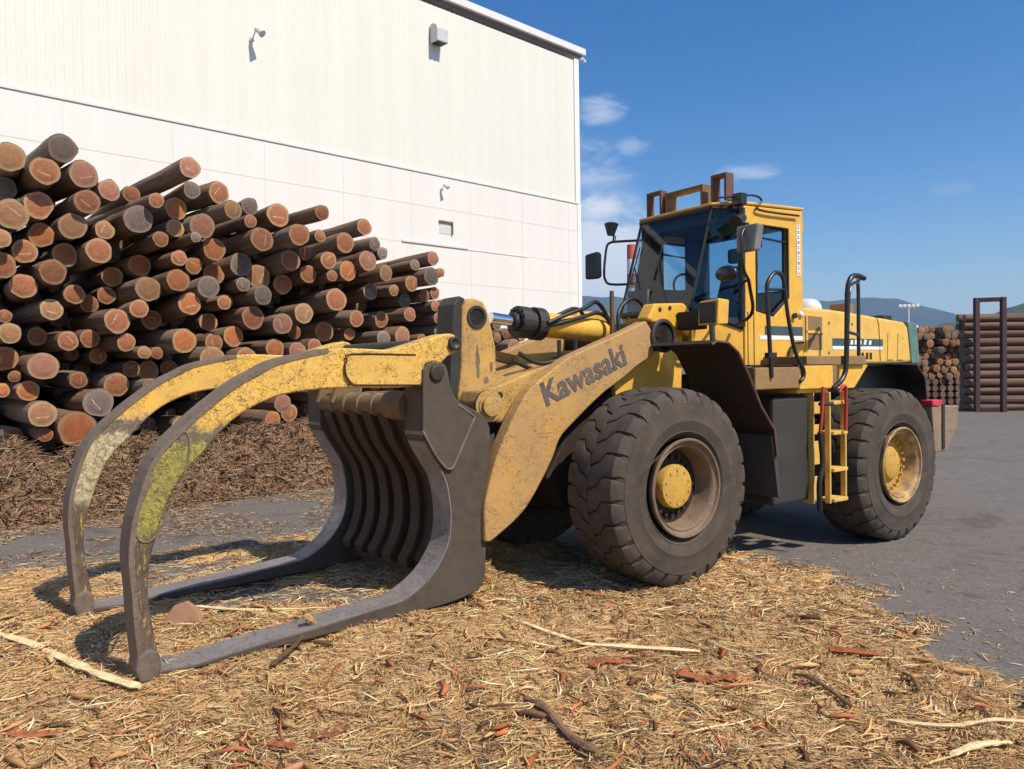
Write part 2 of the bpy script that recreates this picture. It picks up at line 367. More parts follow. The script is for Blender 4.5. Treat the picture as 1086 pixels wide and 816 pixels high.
# ---- measured outlines (metres): loader side views as (forward, up); logs as (along wall, up, radius, protrusion, end colour, visible)
DEEP = [(6.741,0.154,0.109,-1.26),(10.754,1.399,0.066,-1.25),(2.17,1.285,0.111,-0.96),(6.494,3.087,0.196,-1.62),(14.091,1.024,0.196,-0.97),(8.03,1.71,0.092,-1.27),(5.548,0.591,0.123,-0.95),(2.964,0.449,0.184,-1.6),(4.865,1.774,0.163,-1.41),(13.478,1.121,0.196,-1.41),(3.927,3.966,0.196,-1.1),(2.897,1.892,0.196,-1.47),(11.193,1.469,0.117,-1.65),(8.418,1.044,0.124,-1.43),(9.983,0.066,0.196,-1.09),(6.645,1.469,0.196,-1.38),(9.769,2.861,0.194,-1.46),(5.111,1.8,0.122,-1.07),(7.433,4.348,0.146,-1.66),(11.525,0.926,0.196,-1.3),(6.98,0.108,0.171,-1.57),(9.212,1.592,0.193,-1.66),(1.772,4.079,0.196,-1.04),(2.802,4.234,0.064,-1.41),(8.654,0.191,0.123,-1.37),(8.422,3.778,0.121,-1.03),(6.201,0.525,0.126,-1.56),(5.005,2.952,0.196,-1.15),(8.293,2.85,0.136,-1.14),(2.396,0.133,0.184,-1.34),(9.804,1.587,0.142,-1.37),(6.743,2.057,0.124,-1.47),(7.397,0.592,0.115,-1.37),(5.907,3.59,0.104,-1.56),(9.558,0.724,0.089,-1.56),(4.139,2.556,0.196,-1.57),(7.325,2.015,0.122,-1.6),(7.88,0.495,0.109,-0.91),(10.828,2.514,0.185,-1.58),(8.799,1.994,0.068,-1.64),(6.502,4.123,0.082,-1.03),(14.12,0.322,0.196,-0.94),(11.65,0.074,0.196,-1.57),(4.74,4.425,0.08,-1.22),(2.452,3.956,0.123,-1.49),(7.851,3.633,0.066,-1.01),(11.333,0.327,0.09,-0.99),(8.423,2.625,0.148,-1.4),(3.199,3.356,0.126,-1.4),(10.949,3.101,0.094,-1.59),(8.955,2.466,0.09,-0.97),(5.879,3.307,0.074,-1.01),(6.593,3.372,0.136,-1.57),(4.947,4.542,0.071,-0.97),(9.381,2.007,0.101,-1.07),(4.125,0.89,0.077,-1.66),(6.952,3.364,0.139,-1.67),(2.291,3.824,0.09,-1.34),(9.833,2.036,0.196,-1.49),(9.445,0.459,0.196,-1.66),(7.171,1.126,0.123,-1.07),(6.53,2.362,0.067,-1.68),(9.091,0.601,0.07,-0.99),(2.872,2.655,0.121,-1.54),(1.827,4.859,0.103,-1.09),(10.196,2.481,0.171,-1.36),(13.75,0.627,0.13,-1.62),(5.259,4.165,0.066,-1.57),(1.951,2.437,0.09,-1.12),(4.635,3.526,0.093,-1.66),(7.153,2.188,0.127,-1.22),(4.334,0.525,0.086,-1.63),(9.681,3.406,0.07,-1.0),(10.51,0.966,0.125,-1.55),(1.82,1.656,0.115,-1.61),(9.093,2.193,0.102,-0.92),(5.625,1.909,0.153,-1.29),(8.842,4.015,0.152,-0.99),(8.627,1.169,0.157,-1.61),(4.502,1.353,0.196,-1.4),(6.179,4.693,0.148,-1.4),(10.894,0.178,0.196,-1.43),(7.046,4.466,0.121,-0.97),(3.844,0.826,0.131,-1.19),(3.957,1.328,0.07,-1.69),(2.94,4.66,0.178,-0.93),(7.661,3.918,0.065,-1.14),(9.822,0.282,0.114,-1.1),(3.725,4.15,0.093,-1.08),(5.582,0.192,0.196,-1.06),(8.647,2.951,0.065,-1.61),(7.373,3.026,0.087,-1.15),(10.454,2.008,0.178,-1.46),(5.646,1.448,0.147,-1.63),(4.429,0.166,0.196,-1.21),(6.268,4.122,0.176,-1.66),(10.71,2.062,0.1,-1.43),(7.581,3.585,0.099,-1.2),(2.066,2.618,0.098,-1.59),(10.966,0.972,0.139,-1.64),(14.989,0.404,0.093,-1.03),(14.783,0.936,0.134,-1.29),(11.968,0.694,0.196,-1.0),(8.835,0.28,0.108,-1.38),(5.555,2.765,0.091,-0.99),(3.461,1.776,0.113,-0.92),(3.402,2.748,0.11,-1.25),(11.065,2.561,0.093,-1.5),(11.084,0.563,0.196,-1.41),(4.979,1.527,0.149,-1.45),(9.639,1.116,0.068,-1.46),(9.076,0.402,0.159,-1.02),(2.155,3.138,0.191,-0.94),(1.941,1.462,0.148,-1.62),(10.072,0.693,0.13,-1.68),(13.344,1.391,0.151,-1.45),(5.215,3.731,0.072,-1.69),(9.046,0.18,0.099,-1.28),(3.355,1.106,0.193,-1.66),(9.341,2.44,0.098,-1.19),(4.23,3.063,0.074,-1.38),(4.932,0.657,0.196,-1.63),(8.532,1.667,0.106,-1.11),(10.397,0.687,0.133,-1.08),(2.522,2.674,0.195,-1.44),(7.661,0.53,0.097,-1.47),(2.612,2.231,0.067,-0.96),(3.531,1.996,0.132,-1.35),(5.645,1.685,0.106,-1.33),(5.515,2.404,0.073,-0.97),(8.452,0.089,0.137,-1.12),(5.934,2.53,0.123,-1.54),(1.926,3.283,0.12,-1.45),(5.972,3.908,0.077,-1.43),(4.39,3.611,0.065,-1.28),(10.58,0.517,0.105,-1.58),(4.321,1.194,0.082,-1.28),(3.888,2.538,0.077,-1.28),(8.301,3.664,0.07,-1.05),(4.987,0.166,0.196,-1.38),(4.259,1.349,0.085,-1.23),(3.143,1.359,0.093,-1.48),(1.547,1.283,0.196,-1.48),(12.717,1.544,0.196,-1.23),(12.826,1.779,0.103,-0.91),(4.435,4.496,0.136,-1.14),(6.179,2.807,0.09,-1.53),(3.683,3.845,0.118,-0.97),(10.483,0.221,0.196,-1.52),(7.27,0.712,0.086,-1.26),(3.594,4.312,0.11,-1.67),(5.607,0.896,0.091,-0.97),(7.317,1.034,0.075,-1.58),(12.122,1.65,0.102,-1.5),(14.969,0.082,0.196,-1.29),(2.87,0.656,0.077,-1.59),(14.492,0.715,0.147,-1.12),(1.943,2.223,0.156,-1.58),(6.756,2.741,0.129,-0.95),(5.826,1.807,0.073,-0.96),(10.495,1.556,0.116,-1.57),(8.795,3.335,0.176,-1.11),(7.151,3.372,0.09,-1.57),(7.589,2.871,0.103,-1.55),(8.898,1.227,0.162,-1.3),(4.684,3.698,0.113,-1.68),(12.314,1.336,0.153,-1.05),(3.455,3.215,0.096,-1.28),(8.121,3.439,0.101,-1.02),(1.642,4.412,0.196,-1.59),(5.998,1.913,0.16,-1.53),(3.312,2.036,0.124,-1.61),(9.121,1.252,0.095,-1.48),(4.303,4.213,0.132,-1.54),(4.498,4.011,0.171,-1.57),(2.029,0.734,0.064,-1.52),(5.841,0.907,0.116,-1.55),(12.803,0.21,0.196,-1.02),(6.444,0.587,0.12,-1.4),(13.152,1.075,0.158,-1.59),(2.846,3.142,0.149,-1.41),(7.992,1.51,0.073,-1.64),(6.926,0.871,0.077,-1.2),(5.085,3.644,0.078,-1.39),(15.333,0.268,0.191,-1.59),(7.215,2.685,0.118,-1.4),(10.159,1.951,0.112,-1.7),(5.953,2.298,0.113,-1.23),(12.102,0.879,0.067,-1.41),(3.623,0.088,0.135,-1.25),(7.134,4.316,0.077,-1.65),(9.571,1.408,0.072,-1.53),(14.392,0.468,0.078,-0.91),(6.075,0.063,0.196,-1.47),(11.27,2.419,0.193,-1.69),(1.817,0.868,0.161,-1.14),(8.442,3.967,0.093,-0.97),(3.446,4.344,0.064,-1.16),(9.331,0.138,0.196,-1.39),(2.345,1.438,0.103,-1.47),(1.6,4.638,0.069,-1.48),(10.71,0.352,0.096,-1.07),(12.809,0.789,0.121,-1.29),(1.976,0.186,0.196,-1.04),(6.865,1.65,0.132,-1.15),(4.123,0.319,0.124,-1.29),(2.453,2.249,0.118,-1.14),(1.921,2.748,0.126,-1.08),(7.854,1.669,0.115,-1.6),(9.56,3.15,0.196,-1.13),(3.286,2.239,0.111,-0.91),(6.471,3.504,0.071,-1.17),(2.165,0.846,0.139,-1.15),(5.116,0.952,0.126,-1.25),(6.453,0.927,0.106,-1.27),(8.78,1.614,0.071,-1.34),(7.147,3.043,0.174,-1.09),(1.755,4.687,0.111,-1.4),(4.454,3.116,0.144,-1.19),(8.153,1.792,0.078,-1.08),(6.228,1.519,0.091,-1.39),(5.328,2.251,0.077,-1.62),(5.467,0.733,0.066,-1.35),(9.401,3.895,0.073,-1.53),(4.873,1.202,0.09,-1.08),(5.109,4.616,0.134,-1.67),(3.848,0.536,0.114,-1.28),(6.284,1.667,0.091,-1.62),(2.749,1.683,0.1,-1.63),(7.76,0.344,0.112,-1.23),(8.141,2.76,0.068,-1.64),(5.715,2.926,0.104,-1.64),(6.177,3.895,0.103,-1.26),(2.944,4.989,0.097,-1.55),(6.775,3.258,0.098,-1.16),(10.702,1.837,0.159,-1.56),(9.072,2.874,0.081,-1.12),(6.711,1.768,0.091,-1.41),(3.231,0.196,0.196,-0.94),(2.088,2.789,0.073,-1.07),(13.749,1.615,0.116,-1.17),(11.488,1.953,0.09,-1.57),(5.239,4.459,0.101,-1.0),(10.298,1.264,0.119,-1.47),(2.677,0.719,0.156,-1.03),(3.192,2.834,0.15,-1.28),(8.673,0.64,0.104,-1.15),(4.84,2.025,0.081,-1.22),(7.231,0.296,0.141,-1.34),(5.547,4.687,0.072,-1.42),(11.557,1.822,0.08,-1.0),(3.776,2.92,0.065,-1.44),(7.746,2.691,0.155,-1.18),(11.826,0.99,0.151,-0.98),(9.688,0.616,0.105,-1.02),(3.584,0.28,0.09,-1.64),(11.745,0.81,0.076,-1.38),(5.043,2.724,0.07,-1.31),(15.191,0.998,0.11,-0.97),(8.291,1.417,0.092,-0.96),(7.124,1.365,0.157,-1.48),(3.391,0.477,0.176,-1.31),(9.357,0.941,0.086,-1.54),(11.021,2.966,0.068,-1.04),(7.489,3.454,0.064,-1.12),(3.344,4.646,0.091,-1.5),(11.852,0.211,0.085,-1.03),(7.938,0.981,0.196,-1.52),(5.582,3.919,0.089,-1.35),(7.628,1.15,0.196,-1.08),(9.12,1.915,0.173,-1.23),(10.766,1.652,0.066,-0.93),(1.734,2.779,0.092,-1.19),(5.81,0.053,0.109,-1.33),(4.385,1.576,0.094,-1.12),(2.206,1.104,0.067,-1.62),(4.201,0.121,0.072,-1.68),(10.568,2.298,0.18,-1.63),(9.666,1.715,0.075,-1.18),(1.551,4.015,0.07,-1.31),(9.668,0.351,0.081,-1.28),(3.77,1.508,0.112,-0.9),(12.2,2.076,0.196,-1.3),(7.795,3.46,0.095,-1.02),(8.779,2.17,0.136,-1.05),(9.106,3.942,0.141,-1.22),(8.28,1.984,0.165,-1.02),(5.514,4.479,0.069,-1.31),(6.371,0.395,0.1,-1.03),(1.577,3.427,0.134,-1.12),(8.296,0.566,0.066,-1.34),(2.987,0.789,0.127,-1.29),(9.398,3.589,0.094,-1.56),(1.808,1.997,0.146,-1.67),(7.895,2.271,0.155,-1.11),(10.792,1.242,0.1,-0.95),(3.638,0.832,0.106,-0.94),(3.143,3.553,0.072,-1.23),(3.825,1.101,0.11,-1.68),(4.048,2.788,0.069,-1.32),(8.073,2.168,0.082,-1.02),(3.256,3.949,0.11,-1.49),(12.221,1.009,0.076,-1.56),(4.736,3.229,0.083,-1.34),(9.553,1.959,0.104,-1.16),(6.787,0.74,0.103,-1.55),(14.027,0.094,0.087,-1.2),(2.479,0.636,0.092,-1.4),(7.771,1.963,0.196,-1.58),(5.048,2.607,0.064,-1.35),(2.371,0.809,0.102,-0.97),(1.792,0.461,0.141,-1.6),(2.809,1.375,0.131,-1.55),(9.488,3.724,0.093,-1.09),(9.276,2.79,0.168,-0.9),(5.403,1.537,0.15,-1.27),(14.996,0.685,0.073,-1.66),(14.877,1.146,0.1,-1.47),(5.169,3.511,0.103,-1.69),(3.834,2.067,0.077,-1.14),(7.9,0.23,0.096,-1.33),(8.083,3.809,0.11,-1.43),(4.865,4.686,0.092,-1.36),(10.807,3.116,0.071,-1.2),(11.332,0.656,0.11,-1.04),(3.028,0.069,0.079,-0.91),(12.785,1.007,0.128,-1.0),(6.123,2.576,0.1,-1.51),(11.958,1.381,0.167,-1.26),(14.657,1.225,0.087,-1.52),(11.901,0.343,0.077,-1.65),(4.445,2.138,0.102,-0.98),(2.041,3.604,0.065,-1.33),(7.338,1.202,0.087,-1.66),(3.367,3.546,0.1,-1.64),(8.885,0.441,0.065,-1.39),(7.676,0.07,0.19,-1.57),(12.535,0.38,0.138,-1.63),(8.956,2.311,0.087,-1.05),(7.632,4.12,0.169,-1.15),(6.92,3.981,0.174,-1.02),(6.081,4.412,0.097,-1.53),(10.589,2.656,0.135,-1.36),(5.169,4.824,0.111,-1.24),(6.251,3.071,0.084,-0.99),(5.699,4.089,0.148,-1.37),(6.922,0.413,0.186,-1.25),(6.327,1.109,0.098,-1.0),(5.5,2.921,0.075,-0.97),(10.512,3.079,0.136,-0.98),(10.145,3.585,0.092,-1.53),(7.068,3.507,0.073,-1.06),(4.678,3.895,0.076,-1.57),(5.719,4.406,0.074,-1.54),(13.762,0.087,0.16,-1.66),(11.136,1.657,0.084,-0.91),(7.452,1.855,0.113,-1.16),(14.37,0.061,0.137,-1.66),(2.991,2.123,0.091,-1.17),(3.181,0.904,0.105,-1.51),(3.182,1.622,0.073,-1.34),(9.032,3.263,0.109,-1.44),(11.945,1.903,0.079,-1.29),(2.546,4.091,0.067,-1.31),(4.783,2.244,0.128,-1.02),(3.239,2.627,0.093,-1.49),(8.777,2.442,0.083,-1.42),(7.626,1.706,0.08,-1.18),(4.432,1.028,0.148,-0.95),(10.399,0.479,0.105,-1.25),(4.745,2.815,0.09,-1.06),(9.987,1.074,0.146,-0.94),(9.578,2.5,0.066,-1.31),(2.242,1.796,0.065,-1.37),(13.562,0.698,0.101,-1.27),(2.071,4.758,0.164,-1.33),(14.95,0.564,0.076,-1.47),(3.7,1.281,0.142,-1.24),(3.131,2.069,0.083,-1.3),(6.894,3.182,0.065,-1.31),(5.44,2.075,0.133,-1.06),(7.891,4.07,0.11,-1.03),(13.965,1.553,0.097,-1.28),(11.729,1.907,0.113,-1.59),(5.626,3.377,0.091,-1.18),(8.778,0.491,0.071,-0.92),(7.961,2.453,0.068,-1.32),(12.414,0.8,0.117,-1.67),(11.124,2.737,0.08,-1.45),(9.492,1.806,0.085,-1.49),(5.456,3.304,0.121,-1.48),(4.184,2.821,0.092,-1.03),(7.66,3.43,0.064,-1.15),(6.856,2.187,0.075,-1.39),(8.152,4.266,0.085,-1.19),(3.609,0.458,0.075,-1.25),(8.589,2.804,0.117,-1.44),(7.827,0.642,0.071,-1.69),(6.785,0.955,0.111,-1.01),(4.492,1.832,0.084,-1.48),(7.555,3.043,0.073,-1.48),(6.41,4.517,0.082,-1.52),(6.051,0.365,0.127,-1.35),(7.568,2.148,0.107,-1.58),(8.521,2.337,0.123,-1.24),(11.539,1.689,0.074,-1.05),(5.333,0.993,0.099,-0.97),(14.96,0.961,0.072,-1.39),(13.068,0.51,0.078,-1.28),(13.198,0.163,0.069,-1.4),(12.594,0.839,0.095,-1.23),(12.478,2.063,0.125,-1.48),(3.382,4.054,0.076,-1.61),(13.058,1.818,0.123,-1.5),(6.288,0.7,0.099,-1.51),(9.915,0.757,0.063,-1.54),(1.564,2.057,0.144,-1.1),(3.884,3.25,0.084,-1.24),(6.373,3.362,0.118,-1.61),(12.577,1.917,0.078,-0.96)]
CLAMP_ARM = [(4.193, 0.09), (4.206, 0.235), (4.218, 0.401), (4.224, 0.583), (4.236, 0.737), (4.23, 0.882), (4.192, 1.079), (4.085, 1.368), (3.906, 1.556), (3.749, 1.688), (3.571, 1.817), (3.421, 1.895), (3.286, 1.958), (3.023, 2.018), (2.84, 2.045), (2.644, 2.043), (2.414, 2.038), (2.231, 2.078), (2.057, 2.127), (1.899, 2.167), (1.818, 2.149), (1.788, 2.092), (1.81, 2.026), (1.903, 1.984), (2.018, 1.886), (2.199, 1.762), (2.847, 1.763), (3.13, 1.747), (3.31, 1.717), (3.5, 1.642), (3.647, 1.541), (3.79, 1.392), (3.929, 1.249), (4.013, 1.105), (4.064, 0.959), (4.117, 0.781), (4.135, 0.651), (4.138, 0.517), (4.125, 0.38), (4.105, 0.238), (4.094, 0.138), (4.136, 0.068)]
TINE = [(2.14, 1.92), (2.105, 1.945), (2.022, 1.959), (1.946, 1.927), (1.905, 1.878), (1.868, 1.728), (1.808, 1.629), (1.665, 1.555), (1.559, 1.5), (1.494, 1.41), (1.484, 1.324), (1.5, 0.989), (1.525, 0.735), (1.535, 0.48), (1.547, 0.311), (1.58, 0.108), (1.695, 0.035), (1.971, -0.037), (2.275, -0.058), (2.514, -0.054), (2.726, -0.056), (3.134, -0.046), (3.435, -0.033), (3.648, -0.033), (3.823, -0.04), (3.991, -0.035), (4.103, -0.027), (4.147, 0.026), (4.12, 0.047), (3.89, 0.031), (3.754, 0.039), (3.433, 0.057), (3.118, 0.068), (2.723, 0.094), (2.473, 0.108), (2.313, 0.129), (2.096, 0.245), (1.962, 0.4), (1.904, 0.555), (1.888, 0.718), (1.907, 0.904), (1.946, 1.034), (2.019, 1.149), (2.114, 1.303), (2.151, 1.403)]
KITE = [(2.149, 1.888), (2.159, 1.419), (2.051, 1.234), (1.955, 1.12), (1.905, 1.104), (1.864, 1.137), (1.681, 1.456), (1.669, 1.506), (1.823, 1.604), (1.886, 1.721), (1.925, 1.861), (1.962, 1.914), (2.036, 1.943), (2.114, 1.924)]
ARM_PLATE = [(2.214, 1.999), (2.752, 2.003), (2.794, 1.961), (2.811, 1.91), (2.801, 1.851), (2.764, 1.798), (2.723, 1.782), (2.171, 1.769), (2.169, 1.896)]
LIME = [(3.996, 1.435), (3.959, 1.492), (3.901, 1.519), (3.881, 1.435), (3.915, 1.249), (3.984, 1.102), (4.077, 0.912), (4.164, 0.875), (4.205, 0.961), (4.166, 1.108), (4.092, 1.267)]
GREY_WELD = [(3.9, 1.522), (3.858, 1.546), (3.722, 1.502), (3.794, 1.394), (3.872, 1.279), (3.898, 1.247), (3.874, 1.435)]
LOW_WEAR = [(4.219, 0.95), (4.184, 0.899), (4.164, 0.868), (4.132, 0.886), (4.105, 0.921), (4.12, 0.784), (4.139, 0.654), (4.142, 0.521), (4.129, 0.385), (4.114, 0.244), (4.108, 0.145), (4.144, 0.092), (4.191, 0.11), (4.207, 0.239), (4.219, 0.405), (4.225, 0.586), (4.234, 0.739), (4.231, 0.884)]
PALE = [(3.88, 1.501), (3.835, 1.553), (3.767, 1.55), (3.686, 1.485), (3.803, 1.342), (3.969, 1.093), (4.072, 0.845), (4.14, 0.764), (4.196, 0.818), (4.163, 1.027), (4.061, 1.296)]
BOOM = [(-0.404, 2.219), (-0.322, 2.321), (-0.048, 2.218), (0.266, 2.11), (0.515, 2.023), (0.686, 1.954), (0.843, 1.858), (1.057, 1.72), (1.204, 1.539), (1.308, 1.371), (1.394, 1.215), (1.451, 1.086), (1.501, 0.936), (1.55, 0.749), (1.555, 0.481), (1.5, 0.473), (1.411, 0.519), (1.26, 0.607), (1.123, 0.715), (0.982, 0.888), (0.839, 1.099), (0.752, 1.269), (0.621, 1.381), (0.274, 1.627), (0.011, 1.768), (-0.205, 1.897), (-0.426, 2.003)]
HUB = [(-0.507, 2.212)]
TOWER = [(-0.393, 2.345), (-0.49, 2.496), (-0.904, 2.518), (-1.036, 2.433), (-1.034, 2.307), (-0.97, 2.18), (-0.799, 2.274), (-0.602, 2.256)]
LUG = [(1.296, 1.736), (0.955, 1.851), (0.644, 1.932), (0.537, 1.803), (1.113, 1.407), (1.231, 1.422), (1.371, 1.445), (1.479, 1.505), (1.524, 1.601), (1.476, 1.701)]
LUGPIN = [(1.397, 1.576)]
BELL = [(1.466, 2.415), (1.424, 2.469), (1.345, 2.505), (1.244, 2.476), (1.194, 2.387), (1.118, 2.083), (1.116, 1.788), (1.168, 1.564), (1.27, 1.444), (1.513, 1.456), (1.518, 1.659), (1.485, 1.893)]
BELLPIN = [(1.319, 2.348)]
CYLAXIS = [(1.244, 2.356), (1.092, 2.348), (0.788, 2.317), (0.479, 2.303), (-0.303, 2.245)]
CYLR = [(0.633, 2.458), (0.638, 2.158)]
